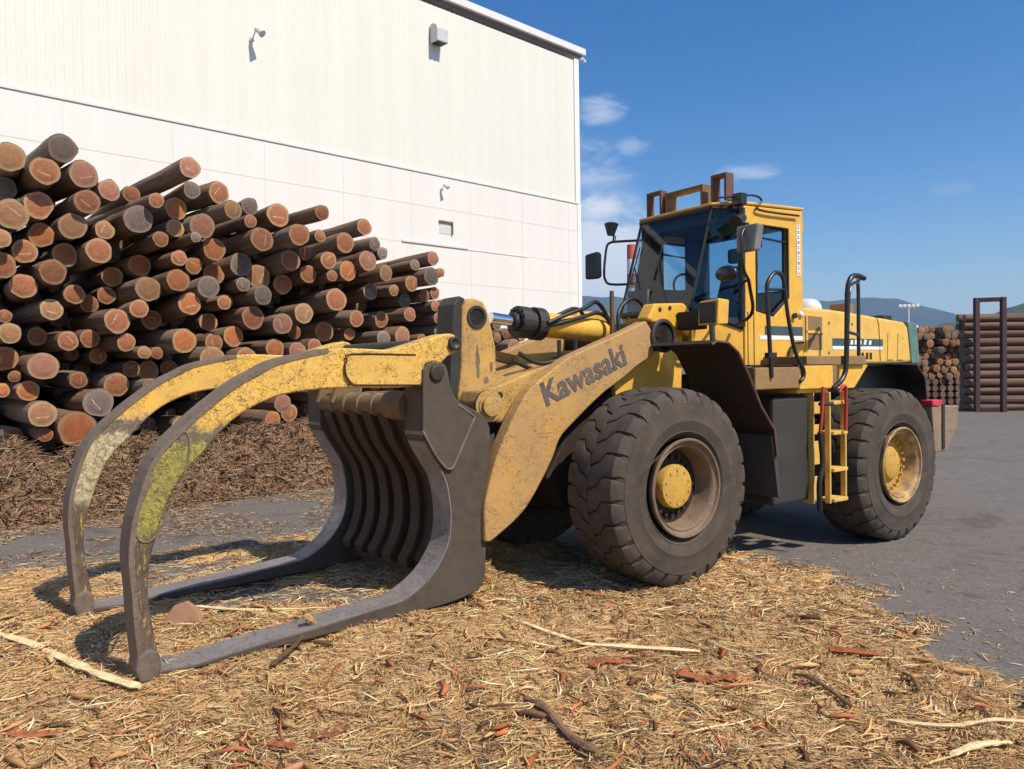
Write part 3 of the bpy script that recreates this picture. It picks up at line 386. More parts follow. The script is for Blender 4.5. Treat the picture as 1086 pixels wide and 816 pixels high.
LOGS = [
(2.289,4.971,0.216,0.28,1,1),
(2.958,5.225,0.217,0.25,2,1),
(2.675,4.800,0.208,0.49,0,1),
(3.231,4.888,0.220,0.25,4,1),
(3.570,4.697,0.171,0.28,4,1),
(4.608,5.119,0.178,0.75,4,1),
(4.865,4.917,0.151,0.13,2,1),
(5.358,4.968,0.202,0.02,0,1),
(2.269,4.585,0.173,-0.03,2,1),
(3.234,4.462,0.194,0.38,0,1),
(2.257,4.134,0.225,0.50,1,1),
(2.700,3.956,0.189,0.05,3,1),
(3.067,4.100,0.207,0.25,1,1),
(3.541,4.118,0.152,0.10,1,1),
(2.112,3.792,0.149,0.46,1,1),
(2.460,3.678,0.180,0.18,0,1),
(3.027,3.709,0.189,-0.06,0,1),
(3.411,3.770,0.203,0.25,0,1),
(2.160,3.449,0.199,0.25,0,1),
(2.793,3.404,0.198,0.25,0,1),
(2.449,3.192,0.190,0.08,0,1),
(3.986,4.315,0.237,0.25,2,1),
(4.200,4.606,0.127,0.43,0,1),
(4.661,4.615,0.196,-0.04,3,1),
(4.605,4.271,0.155,0.07,1,1),
(4.258,4.012,0.131,0.41,0,1),
(4.977,4.327,0.223,0.25,4,1),
(4.752,4.077,0.090,0.55,2,1),
(4.173,3.675,0.192,-0.35,3,1),
(4.488,3.722,0.131,0.53,0,1),
(4.919,3.699,0.154,-0.01,3,1),
(5.208,3.974,0.202,0.15,3,1),
(4.481,3.376,0.192,0.49,3,1),
(4.970,3.303,0.196,0.47,2,1),
(4.106,3.236,0.212,0.25,1,1),
(3.721,3.179,0.150,-0.55,0,1),
(3.815,3.485,0.173,-0.55,0,1),
(2.634,4.348,0.211,0.25,0,1),
(4.136,4.868,0.144,-0.55,0,1),
(5.391,4.603,0.164,0.51,1,1),
(5.962,4.837,0.163,-0.11,2,1),
(5.823,4.511,0.121,0.21,0,1),
(6.466,4.741,0.229,-0.06,0,1),
(7.018,4.760,0.150,0.54,0,1),
(8.453,4.822,0.176,-0.34,0,1),
(5.968,4.199,0.225,0.33,0,1),
(6.899,4.351,0.116,-0.55,0,1),
(6.581,4.323,0.207,0.50,0,1),
(7.237,4.430,0.123,0.06,0,1),
(7.827,4.379,0.211,-0.04,0,1),
(8.328,4.396,0.137,0.22,2,1),
(8.609,4.272,0.131,0.06,2,1),
(6.603,3.915,0.204,0.11,0,1),
(7.112,4.138,0.140,-0.29,0,1),
(7.392,3.991,0.179,0.08,0,1),
(7.471,3.709,0.116,0.06,0,1),
(7.844,3.834,0.208,0.01,3,1),
(8.194,4.051,0.208,0.17,4,1),
(5.779,3.798,0.221,-0.11,2,1),
(8.550,3.536,0.180,-0.31,2,1),
(8.626,3.879,0.176,0.14,1,1),
(8.852,3.567,0.123,0.08,1,1),
(9.296,3.429,0.155,-0.18,2,1),
(9.262,3.754,0.175,0.12,0,1),
(9.375,4.149,0.125,0.09,2,1),
(9.711,4.306,0.159,0.26,4,1),
(9.604,3.919,0.202,0.33,2,1),
(9.956,4.039,0.101,0.20,0,1),
(9.709,3.560,0.137,-0.05,0,1),
(9.974,3.629,0.138,-0.04,0,1),
(7.459,3.243,0.226,0.22,0,1),
(5.784,3.446,0.133,-0.05,2,1),
(6.066,3.260,0.184,0.12,2,1),
(5.663,3.172,0.156,-0.55,0,1),
(9.878,3.343,0.126,0.10,0,1),
(9.190,3.115,0.156,0.14,0,1),
(8.823,2.998,0.180,-0.34,0,1),
(8.066,2.935,0.179,-0.07,0,1),
(5.954,2.871,0.223,-0.06,0,1),
(6.852,2.973,0.199,0.10,1,1),
(6.435,2.767,0.197,0.10,4,1),
(8.005,2.636,0.128,-0.24,3,1),
(7.465,2.670,0.211,-0.26,3,1),
(6.991,2.662,0.144,-0.55,0,1),
(8.665,2.594,0.166,-0.04,2,1),
(9.018,2.673,0.198,0.11,4,1),
(10.026,2.843,0.127,-0.01,2,1),
(10.315,3.058,0.114,-0.09,0,1),
(9.499,2.623,0.127,0.12,0,1),
(5.687,2.545,0.201,-0.28,3,1),
(6.328,2.323,0.194,0.00,3,1),
(6.692,2.282,0.175,0.14,4,1),
(7.015,2.361,0.160,0.18,0,1),
(5.762,2.149,0.206,0.07,0,1),
(10.540,3.398,0.160,-0.11,2,1),
(6.775,3.553,0.198,-0.55,0,1),
(2.808,2.872,0.169,0.04,1,1),
(2.231,2.758,0.101,-0.02,0,1),
(2.209,2.492,0.153,0.42,1,1),
(3.467,3.028,0.150,-0.55,0,1),
(3.640,2.719,0.206,0.25,0,1),
(3.939,2.914,0.152,0.33,0,1),
(4.699,3.024,0.195,0.37,3,1),
(5.388,3.100,0.130,0.08,0,1),
(5.358,2.800,0.173,-0.55,0,1),
(2.733,2.498,0.151,-0.55,0,1),
(3.028,2.413,0.158,-0.01,0,1),
(3.381,2.462,0.154,-0.23,0,1),
(3.791,2.395,0.152,0.17,0,1),
(3.992,2.234,0.107,0.36,1,1),
(4.291,2.237,0.106,0.02,0,1),
(4.596,2.423,0.211,0.38,3,1),
(5.334,2.439,0.174,-0.27,0,1),
(5.080,2.135,0.225,0.29,1,1),
(3.981,1.983,0.147,-0.25,0,1),
(3.573,2.204,0.140,-0.55,0,1),
(2.206,2.146,0.187,0.02,3,1),
(2.584,2.028,0.211,0.52,4,1),
(2.312,1.891,0.090,0.09,0,1),
(3.222,1.823,0.142,-0.29,0,1),
(3.697,1.735,0.201,-0.05,0,1),
(3.354,1.478,0.230,0.25,2,1),
(2.129,1.699,0.108,0.22,3,1),
(2.435,1.682,0.154,0.31,3,1),
(4.022,1.712,0.129,0.53,0,1),
(2.557,1.353,0.199,0.53,1,1),
(2.992,1.119,0.280,0.53,3,1),
(2.612,1.050,0.109,0.40,3,1),
(2.336,1.011,0.145,-0.26,0,1),
(4.669,1.993,0.149,-0.55,0,1),
(6.133,1.070,0.162,0.25,3,1),
(6.326,1.344,0.175,0.26,4,1),
(6.581,0.761,0.168,-0.03,1,1),
(6.609,0.364,0.220,0.07,4,1),
(7.206,0.522,0.148,-0.55,0,1),
(7.962,1.339,0.158,0.46,0,1),
(8.561,1.402,0.150,0.46,0,1),
(7.074,0.827,0.126,-0.55,0,1),
(10.196,3.339,0.194,0.13,2,1),
(11.778,2.729,0.126,-0.09,4,1),
(12.128,2.517,0.190,0.09,4,1),
(11.844,2.078,0.122,0.04,4,1),
(12.601,2.265,0.153,0.04,0,1),
(11.747,2.394,0.213,-0.55,0,1),
(11.269,2.875,0.188,-0.55,0,1),
(11.404,2.146,0.190,-0.55,0,1),
(10.282,2.224,0.174,0.38,0,1),
(12.832,2.027,0.181,-0.55,0,1),
(9.972,3.100,0.137,0.08,0,1),
(10.320,2.767,0.179,-0.09,2,1),
(9.914,2.584,0.157,0.01,1,1),
(9.985,2.303,0.135,0.18,3,1),
(9.656,2.307,0.157,0.14,0,1),
(11.519,2.664,0.143,-0.25,4,1),
(11.568,3.017,0.145,0.14,2,1),
(12.126,2.835,0.129,-0.18,0,1),
(12.365,2.746,0.128,0.11,1,1),
(11.314,1.810,0.162,0.22,0,1),
(10.990,1.776,0.165,0.15,3,1),
(8.311,0.790,0.240,-0.76,0,0),
(10.741,0.719,0.240,-1.21,0,0),
(10.921,2.126,0.192,-0.32,0,0),
(8.570,0.427,0.205,-0.74,0,0),
(5.688,1.128,0.240,-0.89,0,0),
(5.277,0.394,0.240,-0.24,0,0),
(6.430,1.931,0.211,-0.82,0,0),
(4.086,1.140,0.240,-0.83,0,0),
(9.723,0.906,0.240,-0.82,0,0),
(9.397,1.211,0.207,-0.70,0,0),
(1.944,1.148,0.240,-1.01,0,0),
(10.157,0.378,0.240,-0.79,0,0),
(12.263,0.287,0.240,-0.56,0,0),
(2.117,0.529,0.240,-0.11,0,0),
(8.080,0.474,0.152,-0.13,0,0),
(9.786,1.331,0.190,-0.13,0,0),
(3.856,0.251,0.240,-0.12,0,0),
(7.108,1.848,0.240,-0.53,0,0),
(4.557,0.618,0.240,-0.88,0,0),
(1.577,0.267,0.240,-0.57,0,0),
(8.585,1.922,0.240,-0.35,0,0),
(14.544,0.288,0.240,-0.29,0,0),
(13.296,0.731,0.240,-0.18,0,0),
(8.182,1.582,0.169,-0.34,0,0),
(12.920,0.606,0.156,-0.31,0,0),
(14.761,0.677,0.205,-0.95,0,0),
(12.908,1.257,0.240,-1.05,0,0),
(9.635,0.164,0.164,-0.68,0,0),
(7.105,3.736,0.179,-0.17,0,0),
(11.608,0.525,0.240,-0.78,0,0),
(7.605,1.480,0.225,-0.76,0,0),
(14.463,1.115,0.211,-0.34,0,0),
(4.397,2.805,0.179,-0.53,0,0),
(11.868,1.680,0.240,-0.17,0,0),
(10.237,0.920,0.240,-0.52,0,0),
(1.709,2.478,0.240,-0.77,0,0),
(10.832,2.842,0.240,-1.08,0,0),
(1.762,3.637,0.234,-0.41,0,0),
(10.280,1.716,0.240,-0.56,0,0),
(14.150,0.664,0.240,-0.20,0,0),
(5.905,1.590,0.240,-0.43,0,0),
(6.952,1.092,0.165,-1.00,0,0),
(13.641,0.368,0.240,-0.26,0,0),
(7.653,2.341,0.169,-0.93,0,0),
(5.208,1.213,0.240,-0.44,0,0),
(7.943,3.295,0.201,-0.76,0,0),
(6.248,3.649,0.239,-0.44,0,0),
(12.447,1.067,0.240,-1.00,0,0),
(2.701,0.254,0.240,-0.78,0,0),
(13.734,1.343,0.240,-0.76,0,0),
(4.070,0.670,0.230,-0.42,0,0),
(4.620,1.667,0.180,-0.07,0,0),
(11.666,1.242,0.240,-0.74,0,0),
(9.544,1.577,0.155,-1.22,0,0),
(8.247,2.334,0.240,-0.99,0,0),
(9.316,2.220,0.195,-0.27,0,0),
(3.176,3.136,0.160,-0.20,0,0),
(5.353,1.828,0.185,-1.25,0,0),
(1.553,1.648,0.240,-1.06,0,0),
(1.687,3.046,0.240,-1.25,0,0),
(8.174,0.174,0.163,-0.17,0,0),
(10.955,1.406,0.207,-0.63,0,0),
(4.334,1.953,0.181,-0.55,0,0),
(7.496,0.320,0.205,-0.35,0,0),
(8.809,0.859,0.240,-1.20,0,0),
(9.251,0.741,0.217,-0.07,0,0),
(6.067,0.726,0.189,-0.27,0,0),
(7.623,0.778,0.240,-0.34,0,0),
(11.194,0.179,0.179,-0.65,0,0),
(4.771,1.007,0.203,-0.23,0,0),
(8.943,1.705,0.179,-0.78,0,0),
(12.403,1.741,0.240,-0.08,0,0),
(6.618,1.156,0.173,-0.09,0,0),
(12.583,0.624,0.182,-0.21,0,0),
(13.228,0.334,0.163,-0.20,0,0),
(10.551,1.288,0.215,-0.40,0,0),
(1.960,4.460,0.161,-0.28,0,0),
(5.375,3.616,0.193,-0.32,0,0),
(5.767,0.493,0.190,-0.34,0,0),
(11.222,1.071,0.221,-0.32,0,0),
(13.206,1.635,0.184,-0.05,0,0),
(15.177,0.554,0.229,-1.15,0,0)]
SUN_E = 5.0; SKY_E = .128; EXPO = 0.15; SKY_SAT = 1.42; CLOUD = (5.6, 6.1, 6.8, 1); HAZE_C = (.45, .66, 1.0); HAZE_D = .00012
# ================================================================== WHEEL LOADER
L = empty('wheel_loader', (OX, OY, 0), math.pi+TH)
tag(L, 'yellow wheel loader with a log grapple, parked on wood chips and asphalt', 'wheel loader')
DL = R_(40.5)-TH
def xfC(p):
    f, n, z = p; return (f*math.cos(DL)-n*math.sin(DL), f*math.sin(DL)+n*math.cos(DL), z)
def MC(): m = MB(); m.xf = xfC; return m
SN, SF = .373, -1.33

# ---- claw: two heavy tines with side plates
ZF = 0.035
TN = [(f, max(z, .0)+ZF if z < .5 else z+ZF*.3) for f, z in TINE]
t1 = MC().plate(sm2(TN), SN, SN-.25).build('grapple_tine', 'side_steel', L, .012, auto=30)
k1 = MC().plate(KITE, SN+.022, SN+.0015).build('side_plate', 'side_steel', t1, .008)
p1 = MC().lathe([(0, .062), (.02, .062), (.022, .05), (.022, 0)], 20, (2.03, SN+.0225, 1.86)).build('pin', 'dark_part', t1, 0, True)
# polished inner lip of the tine
def lip(sa, sb):
    m = MC(); A = sm2(TN[28:45], 3, False)
    for i in range(len(A)-1):
        (f0, z0), (f1, z1) = A[i], A[i+1]
        dx, dz = f1-f0, z1-z0; l = math.hypot(dx, dz)+1e-6; nx, nz = dz/l*-1, dx/l
        if nx < -.3 or (nz < 0): nx, nz = -nx, -nz
        if nx < 0 and nz < .3: nx, nz = -nx, -nz
        o = .006
        m.hexa([(f0+nx*o, sa, z0+nz*o), (f1+nx*o, sa, z1+nz*o), (f1+nx*o, sb, z1+nz*o), (f0+nx*o, sb, z0+nz*o)],
               [(f0-nx*.01, sa, z0-nz*.01), (f1-nx*.01, sa, z1-nz*.01), (f1-nx*.01, sb, z1-nz*.01), (f0-nx*.01, sb, z0-nz*.01)])
    return m
lip(SN-.004, SN-.246).build('wear_face', 'bare_steel', t1)
t2 = MC().plate(sm2(TN), SF, SF-.25).build('grapple_tine', 'side_steel', L, .012, auto=30)
lip(SF-.004, SF-.246).build('wear_face', 'bare_steel', t2)

def jag(pts, a=.006):
    out = []; rj = random.Random(len(pts)*7)
    for i, p in enumerate(pts):
        q = pts[(i+1) % len(pts)]; d = math.hypot(q[0]-p[0], q[1]-p[1]); k = max(2, int(d/.022))
        for j in range(k):
            t = j/k; out.append((p[0]+(q[0]-p[0])*t+rj.uniform(-a, a)*(.4+.6*rj.random()), p[1]+(q[1]-p[1])*t+rj.uniform(-a, a)*.8))
    return out
MC().tube(smooth_path([(f, SN+.018, z) for f, z in KITE[1:9]], 3), .011, 6).build('weld_bead', 'wear_steel', t1, smooth=True)
# ---- upper clamp arms
ARM = [(f, z+(ZF if z < .5 else 0)) for f, z in CLAMP_ARM]
def clamp(s0, s1, face):
    a = MC().plate(sm2(ARM, 4), s0, s1).build('clamp_arm', 'claw_lime' if face == 'near' else 'claw_pale', L, .012, auto=30)
    # worn outer edge band
    m = MC(); E_ = sm2(ARM, 4)[0:52]
    for i in range(len(E_)-1):
        (f0, z0), (f1, z1) = E_[i], E_[i+1]; dx, dz = f1-f0, z1-z0; l = math.hypot(dx, dz); nx, nz = dz/l, -dx/l
        if nz < -.2: nx, nz = -nx, -nz
        m.hexa([(f0+nx*.008, s0+.008, z0+nz*.008), (f1+nx*.008, s0+.008, z1+nz*.008), (f1+nx*.008, s1-.008, z1+nz*.008), (f0+nx*.008, s1-.008, z0+nz*.008)],
               [(f0-nx*.022, s0+.008, z0-nz*.022), (f1-nx*.022, s0+.008, z1-nz*.022), (f1-nx*.022, s1-.008, z1-nz*.022), (f0-nx*.022, s1-.008, z0-nz*.022)])
    m.build('edge_strip', 'wear_steel', a)
    return a
M['wear_streak'] = worn('wear_streak', (.085, .062, .045), (.34, .22, .06), .33, .9, rust=(.05, .035, .025), rough=.55, sc_=1.8)
ca = clamp(SN, SN-.19, 'near')
MC().tube(smooth_path([(f, SN+.001, z) for f, z in LIME], 3), .007, 6).build('weld_seam', 'wear_steel', ca, smooth=True)
MC().plate(ARM_PLATE, SN+.018, SN+.0015).build('cover_plate', 'claw_yellow', ca, .006)
seam = [(f, SN+.020, z) for f, z in ARM_PLATE[:8]]
MC().tube(smooth_path(seam, 3), .006, 6).build('weld_seam', 'brown_paint', ca)
MC().lathe([(0, .055), (.03, .055), (.032, .035), (.02, .03), (.02, 0)], 20, (1.845, SN+.002, 2.09)).build('pin', 'dark_part', ca, 0, True)
cb = clamp(SF, SF-.19, 'far')
# toes of the clamp arms
for s in (SN, SF):
    MC().plate([(4.10, .03), (4.20, .03), (4.225, .12), (4.21, .20), (4.14, .24), (4.085, .19), (4.075, .10)], s+.022, s-.16).build('clamp_toe', 'wear_steel', L, .02)

# ---- curved ribs and back plates between the tines
INN = [(2.16, 1.63), (2.19, 1.50), (2.151, 1.403), (2.114, 1.303), (2.019, 1.149), (1.946, 1.034), (1.907, .904), (1.888, .718), (1.904, .555), (1.962, .40), (2.03, .30), (2.02, .24)]
OUT = [(1.90, .22), (1.74, .36), (1.66, .56), (1.63, .74), (1.66, .95), (1.74, 1.12), (1.84, 1.30), (1.90, 1.42), (1.93, 1.55), (1.98, 1.64)]
for n0 in (-1.13, -.90, -.66, -.42, -.16):
    MC().plate(sm2([(f-.03, z) for f, z in INN]+OUT), n0+.03, n0-.11).build('grapple_rib', 'rusty_rib', L, .008, auto=30)
m = MC()
for (a, b) in ((-1.085, -.97), (-.90, -.735), (-.64, -.495), (-.40, -.235), (-.13, .12)):
    for i in range(len(INN)-2):
        (f0, z0), (f1, z1) = INN[i+0], INN[i+1]
        w = .085 if (a, b) != (-.40, -.235) and (a, b) != (-.90, -.735) else .16
        m.hexa([(f0-w, a, z0), (f1-w, a, z1), (f1-w, b, z1), (f0-w, b, z0)], [(f0-w-.03, a, z0), (f1-w-.03, a, z1), (f1-w-.03, b, z1), (f0-w-.03, b, z0)])
m.build('back_plate', 'rusty_rib', L)
ct = MC(); yy = -1.34
rr_ = []; pp_ = []
for n0, r0_ in [(-1.34, .085), (-1.14, .085), (-1.13, .10), (-1.05, .10), (-1.04, .082), (-.91, .082), (-.90, .10), (-.82, .10), (-.81, .082), (-.67, .082), (-.66, .10), (-.58, .10), (-.57, .082), (-.43, .082), (-.42, .10), (-.34, .10), (-.33, .085), (-.17, .085), (-.16, .12), (.13, .12)]: pp_.append((2.09, n0, 1.60)); rr_.append(r0_)
ct.tube(pp_, rr_, 20).build('cross_tube', 'scraped_bar', L, 0, False, auto=40)
MC().bb(1.62, 1.92, -1.32, .12, .16, .30).build('bottom_beam', 'rusty_rib', L, .01)
MC().plate([(1.56, .3), (1.60, .3), (1.62, 1.5), (1.58, 1.5)], -1.3, .12).build('rear_sheet', 'brown_paint', L)
# clamp ram and upper lugs
for n0 in (-1.33, -1.05):
    MC().plate([(2.10, 1.6), (2.20, 1.6), (2.10, 1.92), (1.98, 1.94), (1.95, 1.7)], n0+.05, n0).build('arm_lug', 'scraped_bar', L, .006)
MC().tube([(1.84, .15, 2.09), (1.86, -1.5, 2.09)], .05, 14).build('pivot_shaft', 'dark_part', L, auto=40)
MC().tube([(1.90, -.02, 2.02), (1.80, -.02, 1.55)], .035, 12).build('clamp_ram', 'chrome', L, auto=40)
MC().plate([(1.84, 1.35), (1.98, 1.35), (1.98, 1.75), (1.80, 1.75)], .09, -.09).build('ram_barrel', 'black_paint', L, .01)

# ---- boom
def boom(s0, s1):
    b = MB().plate(sm2(BOOM), s0, s1).build('boom_arm', 'boom_yellow', L, .014, auto=30)
    MB().plate([BOOM[i] for i in range(4, 14)][::1]+[(f-.02, z-.02) for f, z in BOOM[4:14]][::-1], s0-.004, s1+.004)
    return b
bm1 = boom(.55, .41); bm2 = boom(-.75, -.89)
hub = MB().lathe([(.0, .165), (.012, .165), (.02, .15), (.02, .13), (-.05, .125), (-.05, 0)], 28, (HUB[0][0]-.03, .56, HUB[0][1]-.03)).build('pivot_boss', 'dark_part', L, 0, auto=40)
MB().tube([(HUB[0][0]-.03, -.9, HUB[0][1]-.03), (HUB[0][0]-.03, .56, HUB[0][1]-.03)], .15, 20).build('pivot_tube', 'brown_paint', L, auto=40)
for s in (.5, -.62):
    MB().plate(TOWER, s, s-.16).build('pivot_tower', 'cab_yellow', L, .02)
MB().plate([(-.12, 1.2), (-.95, 1.2), (-1.0, 2.3), (-.80, 2.26), (-.60, 2.24), (-.35, 2.0), (-.02, 1.86)], .40, .34).build('front_frame_plate', 'cab_yellow', L, .01)
MB().plate([(-.12, 1.2), (-.95, 1.2), (-1.0, 2.3), (-.80, 2.26), (-.60, 2.24), (-.35, 2.0), (-.02, 1.86)], -.60, -.66).build('front_frame_plate', 'cab_yellow', L, .01)
for f, z in ((-.56, 2.44), (-.70, 2.46), (-.90, 2.40), (-.96, 2.30)): MB().tube([(f, .498, z), (f, .506, z)], .022, 10).build('tower_bolt', 'dark_part', L)
MB().plate(jag([(-.78, 2.40), (-.92, 2.36), (-.93, 2.33), (-.79, 2.36)], .004), .5035, .501).build('tower_slot', 'dark_part', L)
# text on the boom
cu = bpy.data.curves.new('lettering', 'FONT'); cu.body = 'Kawasaki'; cu.size = .30; cu.offset = .009; cu.extrude = .0015; cu.space_character = 1.02
to = bpy.data.objects.new('lettering_src', cu); col.objects.link(to)
dg = bpy.context.evaluated_depsgraph_get(); me = bpy.data.meshes.new_from_object(to.evaluated_get(dg))
bpy.data.objects.remove(to)
xs = [v.co.x for v in me.vertices]; ys = [v.co.y for v in me.vertices]; X0, X1 = min(xs), max(xs)
A = Vector((.900, .5535, 1.562)); B = Vector((-.065, .5535, 1.920)); ux = (B-A); Lx = ux.length; ux.normalize(); uz = Vector((-ux.z, 0, ux.x))
uz = uz if uz.z > 0 else -uz
hh = .205/max(v.co.y for v in me.vertices if v.co.x < X0+.2)
for v in me.vertices:
    u = (v.co.x-X0)/(X1-X0)*Lx; w = v.co.y*hh; v.co = A+ux*u+uz*w+Vector((0, v.co.z, 0))
me.materials.clear(); me.materials.append(M['letter_paint'])
le = bpy.data.objects.new('lettering', me); col.objects.link(le); le.parent = bm1

# ---- lug casting, bellcrank, tilt ram
MB().plate(LUG, .38, -.38).build('tool_carrier', 'lug_yellow', L, .02)
lp = LUGPIN[0]
cp = MB().lathe([(0, .135), (.03, .135), (.03, .105), (.04, .105), (.04, .085), (.075, .085), (.08, .06), (.08, 0)], 28, (lp[0], .385, lp[1])).build('carrier_pin', 'lug_yellow', L, 0, auto=40)
MB().lathe([(0, .138), (.02, .138), (.02, .106)], 28, (lp[0], .388, lp[1])).build('pin_seal', 'dark_part', cp)
MB().lathe([(0, .03), (.012, .03), (.012, 0)], 12, (1.27, .382, 1.66)).build('plug', 'dark_part', cp)
MB().plate([(1.545, 1.50), (1.535, 1.65), (1.503, 1.9), (1.486, 2.40), (1.440, 2.49), (1.50, 2.515), (1.56, 2.44), (1.60, 1.9), (1.62, 1.50)], .135, -.135).build('bellcrank_front_plate', 'dark_part', L, .01)  # dark plate laid over the bellcrank's front face, making that face darker
bc = MB().plate(BELL, .12, -.12).build('bellcrank', 'lug_yellow', L, .02)
MB().lathe([(0, .10), (.012, .10), (.012, .075), (-.0, .07), (.0, 0)], 24, (BELLPIN[0][0], .1215, BELLPIN[0][1]-.01)).build('pin', 'dark_part', bc, auto=40)
for k_, pp in enumerate(([(1.315, 2.10), (1.335, 1.98), (1.325, 1.82), (1.30, 1.80), (1.298, 1.95)], [(1.22, 1.82), (1.25, 1.80), (1.24, 1.70), (1.20, 1.66), (1.18, 1.72)], [(1.17, 1.95), (1.185, 1.93), (1.18, 1.86), (1.16, 1.87)])):
    MB().plate(jag(pp, .008), .1235, .1212).build('rust_patch', 'wear_steel', bc)
def pt(a, s=0): return (a[0], s, a[1])
tr = MB().tube([pt(CYLAXIS[1]), pt(CYLAXIS[2])], .052, 20).build('tilt_rod', 'chrome', L, auto=40)
a, b = Vector(pt(CYLAXIS[2])), Vector(pt(CYLAXIS[4])); d = (b-a).normalized()
tb = MB().tube([a+d*.25, b], .118, 24).build('tilt_cylinder', 'cab_yellow', L, .01, auto=40)
g = MB().tube([a-d*.02, a+d*.10], .148, 20); g.tube([a+d*.10, a+d*.16], .12, 20); g.tube([a+d*.16, a+d*.27], .155, 20); g.tube([a-d*.07, a-d*.02], .085, 16)
for j in range(12):
    q = j*math.pi/6; g.box(a+d*.0+Vector((0, math.cos(q)*.12, math.sin(q)*.12)), (.06, .035, .035))
g.build('cylinder_gland', 'dark_part', tb, .006)
MB().tube([b+d*.0, b+d*.2], .07, 14).build('cylinder_eye', 'brown_paint', tb)
# link beam and lower pieces seen under the ram
MB().plate([(.40, 1.98), (1.02, 2.10), (1.04, 2.02), (.40, 1.88)], -.30, -.42).build('link_bar', 'lug_yellow', L, .012)
MB().tube([(.62, -.3, 1.95), (-.2, -.3, 2.0)], .07, 16).build('lift_ram', 'cab_yellow', L, auto=40)
MB().bb(.15, .45, -.5, .38, 1.85, 1.93).build('cross_member', 'brown_paint', L, .01)
for s, zo in ((.16, 0), (-.05, .04), (.02, -.05)):
    pass
H = [[(.557, .16, 2.304), (.294, .16, 2.40), (.093, .15, 2.46), (-.042, .12, 2.52), (-.141, .08, 2.515), (-.237, .06, 2.444), (-.301, .05, 2.343), (-.32, .05, 2.10)],
     [(.525, .13, 2.28), (.296, .14, 2.33), (.058, .12, 2.385), (-.114, .1, 2.421), (-.238, .1, 2.369), (-.287, .1, 2.258), (-.3, .1, 2.05)],
     [(-.359, .15, 2.15), (-.366, .12, 2.373), (-.419, .1, 2.478), (-.499, .1, 2.547), (-.619, .08, 2.586), (-.712, .08, 2.556), (-.779, .08, 2.462), (-.80, .1, 2.25)],
     [(.56, -.15, 2.3), (.2, -.16, 2.40), (-.05, -.18, 2.48), (-.2, -.2, 2.40), (-.28, -.2, 2.1)],
     [(1.0, .3, 2.02), (.8, .32, 1.93), (.55, .33, 1.96), (.3, .3, 1.99), (0, .25, 2.02)],
     [(1.0, .2, 1.96), (.7, .22, 1.86), (.4, .25, 1.92), (.1, .25, 1.95)]]
for h in H: MB().tube(smooth_path(h), .021, 8).build('hydraulic_hose', 'rubber_hose', L, auto=50)
MB().tube([(-.209, .2, 2.63), (-.207, .2, 2.15)], .022, 8).build('rusty_stake', 'rust_steel', L, auto=50)
for f in (.18, .38): MB().tube([(f, .1, 2.15), (f, .1, 1.9)], .02, 8).build('hose_fitting', 'dark_part', L)
MB().bb(-.25, .2, -.25, .25, 1.7, 2.0).build('valve_block', 'dark_part', L, .03)

# ---- wheels
RT, RC = .85, .812
def tyre_mesh():
    m = MB()
    prof = [(-.24, .42), (-.275, .45), (-.315, .56), (-.322, .64), (-.31, .72), (-.285, .775), (-.262, .798), (-.20, .822), (0, .825), (.20, .822), (.262, .798), (.285, .775), (.302, .735), (.312, .728), (.310, .70), (.322, .64), (.318, .58), (.322, .574), (.316, .55), (.300, .485), (.304, .478), (.275, .45), (.24, .42)]
    m.caps = False; m.lathe(prof, 96)
    N_ = 27; pitch = 2*math.pi/N_
    ts = [.004, .05, .10, .135, .16, .215, .262, .292, .306]
    offs = [0, .12, .22, .48, .62, .64, .62, .60, .59]
    rt = [.852, .853, .853, .852, .851, .846, .836, .800, .758]
    rb = [.815, .815, .815, .815, .815, .812, .795, .77, .735]
    for side in (-1, 1):
        for i in range(N_):
            p0 = (i+(.5 if side < 0 else 0))*pitch; vs = []; K = 4
            for a, t in enumerate(ts):
                w = .88 if t < .25 else .84 if t < .29 else .70
                for b in range(K+1):
                    u = (b/K-.5)*w; vs.append((t*side, p0+(offs[a]+u)*pitch*1.0, rt[a]-(.006 if b in (0, K) else 0)))
                for b in (0, K):
                    u = (b/K-.5)*(w+.08); vs.append((t*side, p0+(offs[a]+u)*pitch, rb[a]))
            vs = [(r*math.cos(q), y, r*math.sin(q)) for y, q, r in vs]; W_ = K+3; fs = []
            for a in range(len(ts)-1):
                o, n_ = a*W_, (a+1)*W_
                for b in range(K): fs.append((o+b, o+b+1, n_+b+1, n_+b))
                fs.append((o+K+1, o, n_, n_+K+1)); fs.append((o+K, o+K+2, n_+K+2, n_+K))
            for a in (0, len(ts)-1):
                o = a*W_; fs.append((o+K+1,)+tuple(range(o, o+K+1))+(o+K+2,))
            m.add(vs, fs)
    return m
tm = tyre_mesh()
